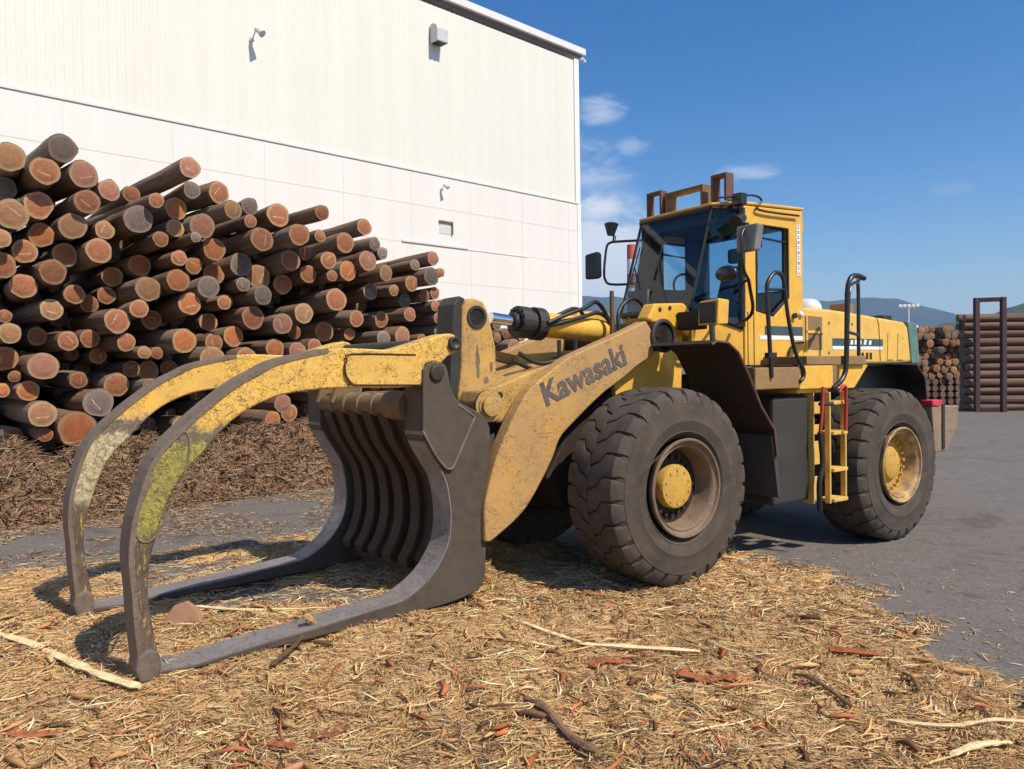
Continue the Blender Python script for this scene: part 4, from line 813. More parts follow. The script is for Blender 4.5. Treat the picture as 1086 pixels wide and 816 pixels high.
def wheel(kind):
    w = empty('wheel'); w.parent = L
    t = tm.build('tyre', 'tyre', w, auto=38) if not hasattr(wheel, 'tm') else None
    if t is None:
        t = bpy.data.objects.new('tyre', wheel.tm); col.objects.link(t); t.parent = w
    else: wheel.tm = t.data
    r = MB(); r.caps = False; r.lathe([(.262, .405), (.285, .418), (.318, .424), (.326, .416), (.322, .402), (.30, .395), (.285, .372), (.292, .362), (.28, .352), (.262, .345), (.17, .335), (.12, .325), (.115, .30), (.115, .0)], 64)
    r.lathe([(-.262, .405), (-.30, .42), (-.32, .41), (-.28, .37), (-.1, .34), (-.08, 0)], 40)
    r.build('rim', 'rim_rust' if kind == 'front' else 'rim', w, auto=30)
    hb = MB()
    if kind == 'front':
        hb.lathe([(.115, .19), (.185, .19), (.203, .18), (.207, .165), (.207, 0)], 36)
        for j in range(10):
            q = j*math.pi/5; hb.lathe([(.207, .011), (.215, .011), (.215, 0)], 8, (.145*math.cos(q), 0, .145*math.sin(q)))
        h_ = hb.build('hub', 'hub_yellow', w, auto=30)
    else:
        hb.lathe([(.05, .22), (.16, .20), (.175, .17), (.20, .16), (.21, .14), (.21, 0)], 36)
        h_ = hb.build('hub', 'hub_yellow', w, auto=30)
    bl = MB(); RB = .250 if kind == 'front' else .275
    for j in range(20):
        q = j*math.pi/10
        bl.tube([(RB*math.cos(q), .045, RB*math.sin(q)), (RB*math.cos(q), (.15 if kind == 'front' else .19), RB*math.sin(q))], .02, 6)
    dz = .119 if kind == 'front' else .15
    sh = bl.lathe([(.052, .335), (dz, .335), (dz+.004, .17), (.052, .17)], 40).build('wheel_disc', 'brown_paint' if kind == 'front' else 'hub_yellow', w)
    return w
spots = [(0, 1.33-.325, .85, 0, 'front'), (0, -1.33+.325, .85, math.pi, 'front'), (-3.54, 1.33-.325, .75, 0, 'rear'), (-3.54, -1.33+.325, .75, math.pi, 'rear')]
for f, s, z, rz, kd in spots:
    w = wheel(kd); w.location = (f, s, z); w.rotation_euler = (0, .31 if kd == 'front' else .1, rz)
MB().tube([(0, -1.0, .85), (0, 1.0, .85)], .16, 20).build('front_axle', 'dark_part', L, auto=40)
MB().tube([(-3.54, -1.0, .75), (-3.54, 1.0, .75)], .16, 20).build('rear_axle', 'dark_part', L, auto=40)

# ---- chassis
m = MB(); m.plate([(.55, .62), (.75, .9), (.45, 1.35), (-.2, 1.75), (-1.15, 1.75), (-1.25, .55), (-.3, .45)], .34, -.60); m.build('front_frame', 'brown_paint', L, .02)
m = MB(); m.plate([(-1.45, .5), (-1.35, 1.65), (-5.0, 1.75), (-5.05, .95), (-4.5, .6)], .55, -.55); m.build('rear_frame', 'brown_paint', L, .02)
MB().tube([(-1.35, 0, .4), (-1.35, 0, 1.8)], .14, 16).build('articulation_pin', 'dark_part', L)
MB().tube([(-1.2, .5, .9), (-2.0, .7, .9)], .06, 12).build('steering_ram', 'dark_part', L)

# ---- front fender: bent sheet behind the tyre
FP = [(-.36, 2.07), (-.42, 2.10), (-.58, 2.085), (-.72, 2.0), (-.86, 1.80), (-1.04, 1.50), (-1.24, 1.27), (-1.28, 1.02)]
def sheet(P_, s0, s1, th=.012):
    m = MB()
    for i in range(len(P_)-1):
        (f0, z0), (f1, z1) = P_[i], P_[i+1]; dx, dz = f1-f0, z1-z0; l = math.hypot(dx, dz); nx, nz = -dz/l*th, dx/l*th
        m.hexa([(f0, s0, z0), (f1, s0, z1), (f1, s1, z1), (f0, s1, z0)], [(f0-nx, s0, z0-nz), (f1-nx, s0, z1-nz), (f1-nx, s1, z1-nz), (f0-nx, s1, z0-nz)])
    return m
for s0, s1 in ((1.30, .56), (-1.30, -.75)):
    fd = sheet(FP, s0, s1).build('front_fender', 'brown_paint', L)
    MB().tube([(f, s0, z) for f, z in FP], .012, 6).build('fender_edge', 'rust_steel', fd)
MB().plate([(-1.22, 1.22), (-1.28, 1.22), (-1.36, .62), (-1.32, .62)], 1.28, .62).build('mud_flap', 'fender_rubber', L, .004)

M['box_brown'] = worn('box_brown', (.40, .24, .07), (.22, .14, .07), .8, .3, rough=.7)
# ---- cab
cab = MB(); ZB = 1.88
for sg in (1, -1):
    a, b = (.70*sg, .63*sg)
    cab.plate([(-1.60, 2.45), (-1.79, 2.45), (-1.79, 3.37), (-1.60, 3.37)], a, b)
    cab.plate([(-1.60, 3.37), (-2.62, 3.37), (-2.62, 3.578), (-1.60, 3.532)], a, b)
    cab.plate([(-2.36, 2.60), (-2.62, 2.60), (-2.62, 3.37), (-2.36, 3.37)], a, b)
    cab.plate([(-1.60, ZB), (-2.62, ZB), (-2.62, 2.60), (-2.36, 2.60), (-2.09, 2.40), (-1.79, 2.45), (-1.60, 2.45)], a, b)
cb_ = cab.build('cab', 'cab_yellow', L, .012)
def poly3(outer, th, name, mat, par, bevel=0):
    m = MB(); n = len(outer); c = [Vector(p) for p in outer]; nn = (c[1]-c[0]).cross(c[2]-c[0]).normalized()*th
    m.add(c+[p+nn for p in c], [tuple(range(n)), tuple(range(2*n-1, n-1, -1))]+[(i, (i+1) % n, n+(i+1) % n, n+i) for i in range(n)])
    return m.build(name, mat, par, bevel)
roofpts = [(-1.325, .515), (-1.575, .712), (-2.635, .712), (-2.635, -.712), (-1.575, -.712), (-1.325, -.515)]
rz = lambda f: 3.525+(-1.3-f)*.045
m = MB(); n = len(roofpts); m.add([(f, s, rz(f)) for f, s in roofpts]+[(f+.02*(1 if f > -1.9 else -1), s, rz(f)+.035) for f, s in roofpts], [tuple(range(n)), tuple(range(2*n-1, n-1, -1))]+[(i, (i+1) % n, n+(i+1) % n, n+i) for i in range(n)])
m.build('cab_roof', 'cab_yellow', cb_, .018)
# front glass faces
T = [(-1.58, .69, 3.50), (-1.34, .50, 3.51), (-1.34, -.50, 3.51), (-1.58, -.69, 3.50)]
Bm = [(-1.57, .69, 2.28), (-1.00, .50, 2.46), (-1.00, -.50, 2.46), (-1.57, -.69, 2.28)]
glass = []
for i in range(3):
    poly3([T[i], T[i+1], Bm[i+1], Bm[i]], .006, 'windscreen' if i == 1 else 'corner_window', 'glass', cb_)
m = MB()
for i in range(4):
    m.tube([T[i], Bm[i]], [.035 if i in (0, 3) else .016]*2, 8)
for i in range(3): m.tube([T[i], T[i+1]], .03, 8); m.tube([Bm[i], Bm[i+1]], .025, 8)
m.build('window_frame', 'black_paint', cb_)
# dark header band behind the top of the windscreen and headliner
m = MB(); m.hexa([(-1.40, .48, 3.50), (-1.40, -.48, 3.50), (-1.42, -.48, 3.38), (-1.42, .48, 3.38)], [(-1.44, .48, 3.50), (-1.44, -.48, 3.50), (-1.46, -.48, 3.38), (-1.46, .48, 3.38)])
m.bb(-1.6, -2.58, -.62, .62, 3.44, 3.49)
m.build('headliner', 'interior_dark', cb_)
# far side darkened trim around its window (window f -1.75..-2.2)
# rear wall with window
m = MB(); m.xf = None
m.bb(-2.56, -2.62, -.69, .69, ZB, 2.72); m.bb(-2.56, -2.62, -.69, .69, 3.40, 3.50); m.bb(-2.56, -2.62, -.69, -.60, 2.72, 3.40); m.bb(-2.56, -2.62, .60, .69, 2.72, 3.40)
m.bb(-2.56, -2.60, -.03, .03, 2.72, 3.40)
m.build('rear_wall', 'interior_dark', cb_)
poly3([(-2.60, -.6, 2.72), (-2.60, .6, 2.72), (-2.60, .6, 3.40), (-2.60, -.6, 3.40)], .006, 'rear_window', 'glass', cb_)
for sg in (1, -1):
    w = [(-1.80, 2.45), (-2.35, 2.45), (-2.35, 2.62), (-2.35, 3.36), (-1.80, 3.36)]
    w = [(-1.79, 2.45), (-2.09, 2.405), (-2.36, 2.60), (-2.36, 3.37), (-1.79, 3.37)]
    MB().plate(w, .665*sg, .659*sg).build('side_window', 'glass', cb_)
    MB().tube([(f+(.012 if f < -2 else -.012), .695*sg, z+(.012 if z < 3 else -.012)) for f, z in w], .016, 8, True).build('window_seal', 'black_paint', cb_)
    MB().tube([(-1.80, .685*sg, 3.23), (-2.35, .685*sg, 3.21)], .012, 6).build('window_bar', 'black_paint', cb_)
# inner trim pillars, dash, seat, steering wheel
m = MB()
for sg in (1, -1): m.bb(-1.62, -1.76, .60*sg, .628*sg, 2.3, 3.44); m.bb(-2.38, -2.56, .60*sg, .628*sg, 2.3, 3.44); m.bb(-1.62, -2.56, .61*sg, .626*sg, 1.95, 2.38)
m.bb(-1.02, -1.30, -.45, .45, 2.1, 2.42)
m.bb(-1.62, -2.56, -.628, -.60, 2.38, 2.80); m.bb(-2.20, -2.56, -.628, -.60, 2.80, 3.44); m.hexa([(-1.37, -.47, 3.49), (-1.60, -.65, 3.48), (-1.60, -.65, 2.25), (-1.10, -.47, 2.42)], [(-1.39, -.45, 3.49), (-1.62, -.63, 3.48), (-1.62, -.63, 2.25), (-1.12, -.45, 2.42)]); m.bb(-1.62, -1.80, -.63, -.60, 2.3, 3.46)
m.build('cab_trim', 'interior_dark', cb_)
m = MB(); m.bb(-1.85, -2.3, -.27, .27, 2.25, 2.42); m.hexa([(-2.22, -.26, 2.42), (-2.22, .26, 2.42), (-2.40, .22, 3.05), (-2.40, -.22, 3.05)], [(-2.36, -.26, 2.42), (-2.36, .26, 2.42), (-2.50, .22, 3.05), (-2.50, -.22, 3.05)]); m.bb(-2.36, -2.46, -.13, .13, 3.08, 3.25)
m.build('operator_seat', 'seat_cloth', cb_, .03)
m = MB(); ring = [Vector((-1.55, 0, 2.72))+Vector((.10*math.cos(q)*1.0, .20*math.sin(q), .17*math.cos(q))) for q in [i*math.pi/12 for i in range(24)]]
m.tube(ring, .014, 6, True); m.tube([(-1.2, 0, 2.4), (-1.55, 0, 2.72)], .03, 8); m.tube([ring[6], ring[18]], .012, 6)
m.build('steering_wheel', 'black_paint', cb_)
# lower cowl
m = MB(); cw = [(-1.02, .50), (-1.59, .69), (-1.59, -.69), (-1.02, -.50)]; n = 4
m.add([(f, s, ZB) for f, s in cw]+[(cw[0][0], cw[0][1], 2.43), (cw[1][0], cw[1][1], 2.25), (cw[2][0], cw[2][1], 2.25), (cw[3][0], cw[3][1], 2.43)], [tuple(range(n)), tuple(range(2*n-1, n-1, -1))]+[(i, (i+1) % n, n+(i+1) % n, n+i) for i in range(n)])
m.build('cab_cowl', 'cab_yellow', cb_, .015)
for s in (.2, -.15):
    m = MB(); m.tube([(-1.0, s, 2.47), (-1.15, s-.28, 3.0)], .009, 5); m.tube([(-1.10, s-.30, 2.82), (-1.22, s-.26, 3.22)], .008, 5); m.build('wiper', 'black_paint', cb_)
m = MB(); m.bb(-1.03, -1.06, -.42, -.12, 2.48, 2.72); m.build('paper_notice', 'grey_plastic', cb_)
# stripe, dots sticker, seams and latch
MB().bb(-1.93, -2.60, .701, .704, 2.205, 2.30).build('side_stripe', 'stripe_paint', cb_)
MB().bb(-1.84, -2.60, .701, .704, 2.155, 2.2).build('white_stripe', 'white_paint', cb_)
st = MB().bb(-2.50, -2.565, .7035, .7055, 2.86, 3.42).build('sticker', 'white_paint', cb_)
for i, mt in enumerate(['green_paint', 'green_paint', 'stripe_paint', 'red_paint', 'green_paint', 'red_paint', 'stripe_paint', 'blue_paint', 'red_paint', 'pink_paint']):
    if mt == 'blue_paint' and mt not in M: M['blue_paint'] = simple('blue_paint', (.05, .08, .35), .5)
    z = 3.395-i*.056; m = MB()
    m.bb(-2.512, -2.553, .7058, .7068, z-.017, z-.011); m.bb(-2.512, -2.553, .7058, .7068, z+.009, z+.014); m.bb(-2.529, -2.536, .7058, .7068, z-.011, z+.009)
    if i % 2: m.bb(-2.515, -2.521, .7058, .7068, z-.011, z+.009); m.bb(-2.544, -2.550, .7058, .7068, z-.011, z+.009)
    m.build('sticker_mark', mt, cb_)
for f in (-1.74, -1.64): MB().bb(f, f-.012, .701, .703, ZB, 2.44).build('door_seam', 'brown_paint', cb_)
MB().tube([(-2.43, .71, 2.42), (-2.43, .74, 2.42)], .03, 10).build('door_latch', 'black_paint', cb_)
MB().lathe([(0, .035), (.02, .035), (.035, .02), (.035, 0)], 16, (-2.56, .70, 2.44)).build('white_knob', 'white_paint', cb_, smooth=True)
MB().tube(smooth_path([(-2.3, .71, 1.9), (-2.33, .73, 2.05), (-2.42, .73, 2.12), (-2.6, .72, 2.13)]), .012, 6).build('cable', 'rubber_hose', cb_)
MB().tube(smooth_path([(-1.2, .7, 3.56), (-1.7, .725, 3.64), (-1.85, .735, 3.60), (-1.8, .735, 3.50), (-2.5, .735, 3.51)]), .012, 6).build('cable', 'rubber_hose', cb_)
# hoop brackets on the roof
m = MB()
def hoop(s0, s1, f0, f1, z0, z1, w, mat):
    m = MB(); m.bb(f0, f1, s0, s0+w, z0, z1); m.bb(f0, f1, s1-w, s1, z0, z1); m.bb(f0, f1, s0+w, s1-w, z1-.03, z1-.001); return m.build('roof_bracket', mat, L, .004)
hoop(-.44, -.22, -1.36, -1.46, 3.575, 3.84, .025, 'rust_steel')
hoop(-.20, .33, -1.40, -1.56, 3.575, 3.80, .03, 'scraped_bar')
hoop(.44, .64, -1.40, -1.52, 3.575, 3.86, .03, 'rust_steel')
MB().bb(-1.06, -1.15, .98, 1.08, 3.34, 3.46)
# work lamp on the roof corner
lm = MB().bb(-1.40, -1.50, .70, .82, 3.50, 3.62).build('work_lamp', 'black_paint', L, .01)
MB().tube([(-1.5, .72, 3.50), (-1.55, .70, 3.40)], .015, 6).build('lamp_stem', 'black_paint', lm)
lm2 = MB().tube([(-1.28, .85, 3.30), (-1.38, .85, 3.36)], [.07, .05], 14).build('work_lamp', 'black_paint', L, auto=40)
# near mirror with arm, round lower mirror
ma = MB().tube(smooth_path([(-1.5, .72, 3.30), (-1.2, 1.05, 3.24), (-1.04, 1.10, 3.12), (-1.02, 1.12, 2.92), (-1.07, 1.1, 2.78), (-1.2, 1.05, 2.71), (-1.30, 1.0, 2.60), (-1.36, .98, 2.45), (-1.40, .9, 2.36), (-1.45, .72, 2.3)], 4), .017, 8).build('mirror_arm', 'black_paint', L, auto=50)
MB().tube([(-1.2, 1.05, 2.71), (-1.58, .71, 2.74)], .014, 8).build('arm_stay', 'black_paint', ma)
m = MB(); m.hexa([(-1.085, 1.0, 3.215), (-1.085, 1.25, 3.215), (-1.055, 1.23, 2.955), (-1.055, 1.02, 2.955)], [(-1.21, 1.02, 3.205), (-1.21, 1.23, 3.205), (-1.17, 1.22, 2.965), (-1.17, 1.03, 2.965)])
M['mirror_back'] = simple('mirror_back', (.16, .155, .155), .55)
mr = m.build('mirror', 'mirror_back', L, .018); MB().bb(-1.212, -1.216, 1.05, 1.20, 3.0, 3.18).build('mirror_glass', 'mirror_glass', mr)
m = MB(); m.lathe([(0, .0), (.01, .06), (.03, .075), (.045, .06)], 20); 
m2 = MB(); m2.v = [(-.88+p[1]*-1, 1.02+p[0]*1.75, 2.755+p[2]*1.0) for p in m.v]; m2.f = m.f; m2.mi = m.mi
m2.build('convex_mirror', 'black_paint', L, smooth=True)
# far mirror loop
fl = MB().tube(smooth_path([(-1.55, -.70, 3.37), (-1.42, -.98, 3.385), (-1.365, -1.05, 3.375), (-1.33, -1.07, 3.33), (-1.30, -1.07, 3.18), (-1.282, -1.07, 3.018), (-1.30, -1.07, 2.93), (-1.347, -1.03, 2.878), (-1.5, -.85, 2.872), (-1.55, -.70, 2.88)], 4), .015, 8).build('mirror_loop', 'black_paint', L, auto=50)
m = MB(); m.hexa([(-1.10, -1.22, 3.24), (-1.16, -1.04, 3.27), (-1.16, -1.04, 2.93), (-1.10, -1.22, 2.93)], [(-1.18, -1.22, 3.23), (-1.24, -1.05, 3.25), (-1.24, -1.05, 2.95), (-1.18, -1.22, 2.95)])
m.build('mirror', 'black_paint', L, .03)
MB().tube([(-1.40, -1.02, 3.39), (-1.42, -1.03, 3.46)], .02, 8).build('lamp_stem', 'black_paint', fl)
MB().tube([(-1.38, -1.05, 3.47), (-1.40, -1.06, 3.60)], [.045, .085], 14).build('work_lamp', 'black_paint', L, auto=40)
# headlamp on stalk
hl = MB(); hl.hexa([(-.80, .78, 2.50), (-.80, 1.02, 2.52), (-.78, 1.02, 2.27), (-.78, .78, 2.27)], [(-.98, .80, 2.52), (-.98, 1.00, 2.51), (-.96, 1.00, 2.28), (-.96, .80, 2.28)])
h1 = hl.build('headlamp', 'cab_yellow', L, .012)
MB().bb(-.775, -.79, .80, 1.0, 2.29, 2.49).build('lamp_lens', 'dark_part', h1, .01)
MB().bb(-.80, -.90, .50, .80, 2.24, 2.42).build('lamp_bracket', 'brown_paint', h1, .01)
MB().tube([(-.78, .95, 2.28), (-.76, .98, 2.10)], .028, 8).build('lamp_stalk', 'dark_part', h1)
h2 = MB().bb(-.80, -.98, -1.05, -.82, 2.27, 2.51).build('headlamp', 'cab_yellow', L, .012)
# platform boxes under the cab

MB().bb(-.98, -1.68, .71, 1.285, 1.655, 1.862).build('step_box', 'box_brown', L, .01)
MB().bb(-1.685, -2.26, .71, 1.275, 1.64, 1.872).build('platform', 'cab_yellow', L, .01)
MB().bb(-.98, -2.27, .72, 1.26, 1.873, 1.885).build('platform_tread', 'brown_paint', L)
MB().bb(-1.70, -2.22, .60, 1.24, 1.60, 1.638).build('platform_flange', 'cab_yellow', L, .006)
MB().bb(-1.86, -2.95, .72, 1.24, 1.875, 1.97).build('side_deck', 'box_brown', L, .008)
MB().plate([(-2.39, 1.872), (-3.05, 1.872), (-2.78, 1.63), (-2.39, 1.63)], 1.20, 1.18).build('deck_gusset', 'cab_yellow', L, .004)
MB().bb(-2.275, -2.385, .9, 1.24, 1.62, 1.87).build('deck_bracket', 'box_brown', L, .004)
# tank / flap behind the step
M['tank_grey'] = simple('tank_grey', (.038, .034, .030), .75, var=.25, scale=2)
MB().bb(-1.36, -1.95, .60, 1.20, .52, 1.57).build('side_tank', 'tank_grey', L, .03)
# ladder
ld = MB(); ld.bb(-2.20, -2.225, 1.21, 1.27, .46, 1.60); ld.bb(-2.485, -2.51, 1.21, 1.27, .46, 1.60); lad = ld.build('ladder', 'ladder_yellow', L, .006)
for z in (1.49, 1.18, .80, .49):
    MB().bb(-2.228, -2.482, 1.13, 1.30, z-.018, z+.018).build('rung', 'ladder_yellow', lad, .006)
MB().bb(-1.965, -1.98, 1.12, 1.24, .48, 1.6).build('ladder_rail', 'ladder_yellow', lad, .004)
for z0, z1 in ((.5, .74), (.86, 1.10), (1.17, 1.27), (1.38, 1.50)):
    MB().bb(-1.985, -2.195, 1.16, 1.175, z0, z1).build('riser_plate', 'ladder_yellow', lad, .004)
for pth in ([(-1.99, 1.33, 1.66), (-1.97, 1.33, 1.4), (-1.95, 1.32, 1.20)], [(-2.28, 1.33, 1.60), (-2.34, 1.34, 1.66), (-2.385, 1.34, 1.60), (-2.39, 1.33, 1.2)]):
    MB().tube(smooth_path(pth, 3), .018, 8).build('red_handle', 'red_paint', lad, auto=50)
MB().tube(smooth_path([(-1.95, 1.32, 1.21), (-1.99, 1.32, .9), (-1.93, 1.32, .7), (-1.97, 1.3, .42)], 4), .028, 8).build('rubber_strap', 'rubber_hose', lad, auto=50)
MB().tube([(-1.95, 1.32, 1.49), (-2.2, 1.30, 1.48)], .02, 8).build('ladder_hinge', 'dark_part', lad)
# handrails
def rail(pts, s, r=.02, k=4): return MB().tube(smooth_path([(p[0], s if len(p) == 2 else p[1], p[-1]) for p in pts], k), r, 8).build('handrail', 'black_paint', L, auto=50)
r1 = rail([(-1.212, 1.763), (-1.206, 1.834), (-1.175, 2.214), (-1.152, 2.566), (-1.168, 2.66), (-1.262, 2.748), (-1.357, 2.745), (-1.415, 2.67), (-1.47, 2.364), (-1.58, 2.016), (-1.715, 1.84), (-1.714, 1.76), (-1.66, 1.72)], 1.295)
MB().tube([(-1.16, 1.295, 2.59), (-1.43, 1.295, 2.60)], .013, 6).build('cross_bar', 'black_paint', r1)
MB().bb(-1.14, -1.26, 1.27, 1.32, 1.95, 2.0).build('rail_clamp', 'black_paint', r1)
r2 = rail([(-2.24, 1.638), (-2.378, 1.70), (-2.466, 1.79), (-2.494, 1.916), (-2.51, 2.3), (-2.519, 2.60), (-2.548, 2.729), (-2.62, 2.80), (-2.74, 2.81), (-2.847, 2.79)], 1.28, .027)
r3 = rail([(-2.847, 1.28, 2.79), (-3.0, 1.12, 2.80), (-3.04, 1.10, 2.7), (-3.04, 1.10, 2.3), (-3.04, 1.10, 1.87)], 1.1)
MB().tube([(-2.50, 1.28, 2.22), (-3.04, 1.10, 2.20)], .018, 6).build('cross_bar', 'black_paint', r2)
MB().tube(smooth_path([(-2.54, 1.28, 2.3), (-2.56, 1.28, 2.6), (-2.68, 1.25, 2.73), (-2.95, 1.15, 2.76)]), .014, 6).build('inner_bar', 'black_paint', r2)
# engine hood
M['white_cap'] = simple('white_cap', (.60, .60, .60), .45, var=.1)
hp = [(-2.63, 2.52), (-3.135, 2.515), (-3.624, 2.49), (-4.30, 2.445), (-4.80, 2.41), (-4.90, 2.34), (-4.98, 1.90), (-4.138, 1.884), (-3.2, 1.90), (-2.63, 1.90)]
hd = MB().plate(hp, .695, -.695).build('engine_hood', 'hood_yellow', L, .03)
MB().plate([(-4.88, 2.42), (-5.12, 2.39), (-5.19, 1.88), (-4.985, 1.88)], .70, -.70).build('radiator_grille', 'green_paint', L, .015)
MB().plate([(-2.68, 2.06), (-2.98, 2.05), (-2.98, 2.42), (-2.68, 2.43)], .70, .6955).build('air_vent', 'box_brown', hd)
MB().bb(-2.66, -3.0, .696, .712, 2.235, 2.265).build('vent_bar', 'hood_yellow', hd)
MB().bb(-2.66, -2.685, .696, .712, 2.05, 2.43).build('vent_frame', 'hood_yellow', hd)
MB().bb(-3.19, -4.28, .6965, .699, 2.10, 2.185).build('side_stripe', 'stripe_paint', hd)
MB().bb(-3.19, -4.28, .6965, .699, 2.055, 2.095).build('white_stripe', 'white_paint', hd)
for i, x in enumerate((-3.55, -3.64, -3.73, -3.84, -3.95)):
    em = MB(); em.hexa([(x, .6995, 2.115), (x-.055, .6995, 2.115), (x-.07, .6995, 2.165+.01*(i % 2)), (x-.015, .6995, 2.165+.01*(i % 2))], [(x, .702, 2.115), (x-.055, .702, 2.115), (x-.07, .702, 2.165+.01*(i % 2)), (x-.015, .702, 2.165+.01*(i % 2))])
    em.build('emblem_mark', 'white_paint', hd)
for x in (-3.72, -3.80, -3.90, -3.98): MB().bb(x, x-.05, .6965, .699, 1.94, 2.02).build('model_mark', 'brown_paint', hd)
for x in (-4.38, -4.62): MB().plate([(x, 1.93), (x-.02, 2.26), (x-.07, 2.30), (x-.12, 2.26), (x-.14, 1.93)], .705, .6965).build('hood_bulge', 'hood_yellow', hd, .004)
MB().tube([(-4.22, .698, 1.92), (-4.19, .698, 2.36), (-4.15, .698, 2.45), (-4.15, -.5, 2.46)], .005, 5).build('hood_seam', 'brown_paint', hd)
for x, z in ((-3.12, 2.36), (-3.12, 2.02), (-3.6, 2.36), (-4.75, 2.2)): MB().tube([(x, .69, z), (x, .703, z)], .016, 8).build('hood_bolt', 'box_brown', hd)
MB().bb(-4.42, -4.62, -.1, .12, 2.44, 2.68).build('exhaust_box', 'box_brown', L, .01)
m = MB(); m.lathe([(0, .19), (.10, .19), (.14, .178), (.175, .15), (.20, .10), (.21, 0)], 40); d2 = MB(); d2.v = [(-4.05+p[0], -.2+p[2], 2.50+p[1]*1.2) for p in m.v]; d2.f = m.f; d2.mi = m.mi
d2.build('intake_cap', 'white_cap', L, auto=50)
MB().bb(-4.55, -4.78, .25, .55, 2.43, 2.50).build('radiator_cap', 'black_paint', L, .01)
MB().tube([(-4.80, .4, 2.45), (-5.15, .4, 2.44)], .02, 8).build('grab_bar', 'rust_steel', L)
MB().tube([(-5.13, .62, 2.34), (-5.2, .66, 2.36)], .025, 8).build('rear_lamp', 'white_paint', L)
# rear fender and counterweight
RF = [(-2.70, 1.60), (-2.85, 1.80), (-3.2, 1.875), (-4.0, 1.878), (-4.6, 1.86), (-4.80, 1.70), (-4.86, 1.35)]
for s0, s1 in ((.95, .56), (-.95, -.56)):
    sheet([p for p in RF], s0, s1, .02).build('rear_fender', 'black_paint', L)
    MB().bb(-3.0, -4.80, s1*1.0, s1*1.05, 1.3, 1.86).build('fender_wall', 'black_paint', L)
M['red_lens'] = simple('red_lens', (.65, .03, .06), .3)
cwm = MB()
cwm.plate([(-4.62, 1.36), (-5.32, 1.34), (-5.30, 1.08), (-5.0, .78), (-4.70, .78)], 1.12, -1.12)
cwo = cwm.build('counterweight', 'cw_paint', L, .02)
MB().bb(-4.86, -4.92, 1.115, 1.135, .82, 1.36).build('weight_joint', 'dark_part', cwo)
MB().bb(-4.60, -4.84, 1.0, 1.14, 1.365, 1.43).build('tail_lamp', 'red_lens', cwo, .01)
# ================================================================== GROUND
CH = np.array([(.94, 8.07), (1.77, 8.23), (2.27, 7.85), (2.73, 7.28), (3.10, 6.52), (2.95, 6.15), (2.94, 5.77), (3.06, 5.38), (2.79, 4.99), (2.86, 4.7), (2.99, 4.5), (3.42, 4.24), (4.6, 3.7), (6.5, 2.6), (6.5, -3), (-9.5, -3), (-9.5, 7.2), (-5.0, 7.45), (-4.55, 7.6), (-3.87, 7.95), (-2.34, 9.2), (-1.0, 9.6), (.2, 8.8)])
def sdist(px, py, P=CH):
    px = np.asarray(px, float); py = np.asarray(py, float); d = np.full(px.shape, 1e9); ins = np.zeros(px.shape, bool)
    for i in range(len(P)):
        a, b = P[i], P[(i+1) % len(P)]; ex, ey = b-a
        t = np.clip(((px-a[0])*ex+(py-a[1])*ey)/(ex*ex+ey*ey), 0, 1)
        d = np.minimum(d, (px-a[0]-t*ex)**2+(py-a[1]-t*ey)**2)
        c = ((a[1] > py) != (b[1] > py)) & (px < (b[0]-a[0])*(py-a[1])/(b[1]-a[1]+1e-12)+a[0]); ins ^= c
    return np.where(ins, 1, -1)*np.sqrt(d)
# cheap smooth value noise in numpy
_g = rng.random((256, 256))
def vn(x, y, s=1.0):
    x = np.asarray(x)*s+100; y = np.asarray(y)*s+100; xi = np.floor(x).astype(int); yi = np.floor(y).astype(int); fx = x-xi; fy = y-yi
    fx = fx*fx*(3-2*fx); fy = fy*fy*(3-2*fy); g = lambda a, b: _g[a % 256, b % 256]
    return (g(xi, yi)*(1-fx)+g(xi+1, yi)*fx)*(1-fy)+(g(xi, yi+1)*(1-fx)+g(xi+1, yi+1)*fx)*fy
def fbm(x, y, s, o=4):
    r = 0; a = .5
    for i in range(o): r = r+a*vn(x, y, s*2**i+.13*i); a *= .5
    return r/(1-.5**o)
def bare(x, y):    # swept patch inside the claw
    return np.clip(np.exp(-(((x+1.9)/1.0)**2+((y-6.45)/.5)**2))+.95*np.exp(-(((x+3.3)/1.2)**2+((y-7.2)/.55)**2)), 0, 1)
def chip_h(x, y):
    sd = sdist(x, y)+(fbm(x, y, 1.7)-.5)*.9+(vn(x, y, 7)-.5)*.25
    k = np.clip(sd/.7, -1, 1); thick = .035*k
    near = np.clip((6.2-y)/2.5, 0, 1)
    lump = (fbm(x, y, 1.1, 3)-.42)*.13*near+(fbm(x, y, 4.5, 4)-.5)*.11
    return base_z(x, y)+thick-.012+np.where(k > 0, np.minimum(k*1.5, 1), 0)*np.maximum(lump, -.02)-bare(x, y)*.035, sd
def grid_mesh(name, xs, ys, zf, mat):
    X, Y = np.meshgrid(xs, ys); Z = zf(X, Y); nx, ny = len(xs), len(ys)
    co = np.stack([X, Y, Z], -1).reshape(-1, 3).astype(np.float32)
    i = np.arange((ny-1)*(nx-1)); r = i//(nx-1); c = i % (nx-1); a = r*nx+c
    q = np.stack([a, a+1, a+nx+1, a+nx], -1).astype(np.int32)
    me = bpy.data.meshes.new(name); me.vertices.add(len(co)); me.vertices.foreach_set('co', co.ravel())
    me.loops.add(q.size); me.loops.foreach_set('vertex_index', q.ravel()); me.polygons.add(len(q))
    me.polygons.foreach_set('loop_start', np.arange(0, q.size, 4)); me.polygons.foreach_set('loop_total', np.full(len(q), 4))
    me.update(); me.validate(); me.polygons.foreach_set('use_smooth', [True]*len(me.polygons)); me.materials.append(M[mat])
    o = bpy.data.objects.new(name, me); col.objects.link(o); return o
ax = lambda *s: np.unique(np.concatenate([np.arange(a, b, d) for a, b, d in s]))
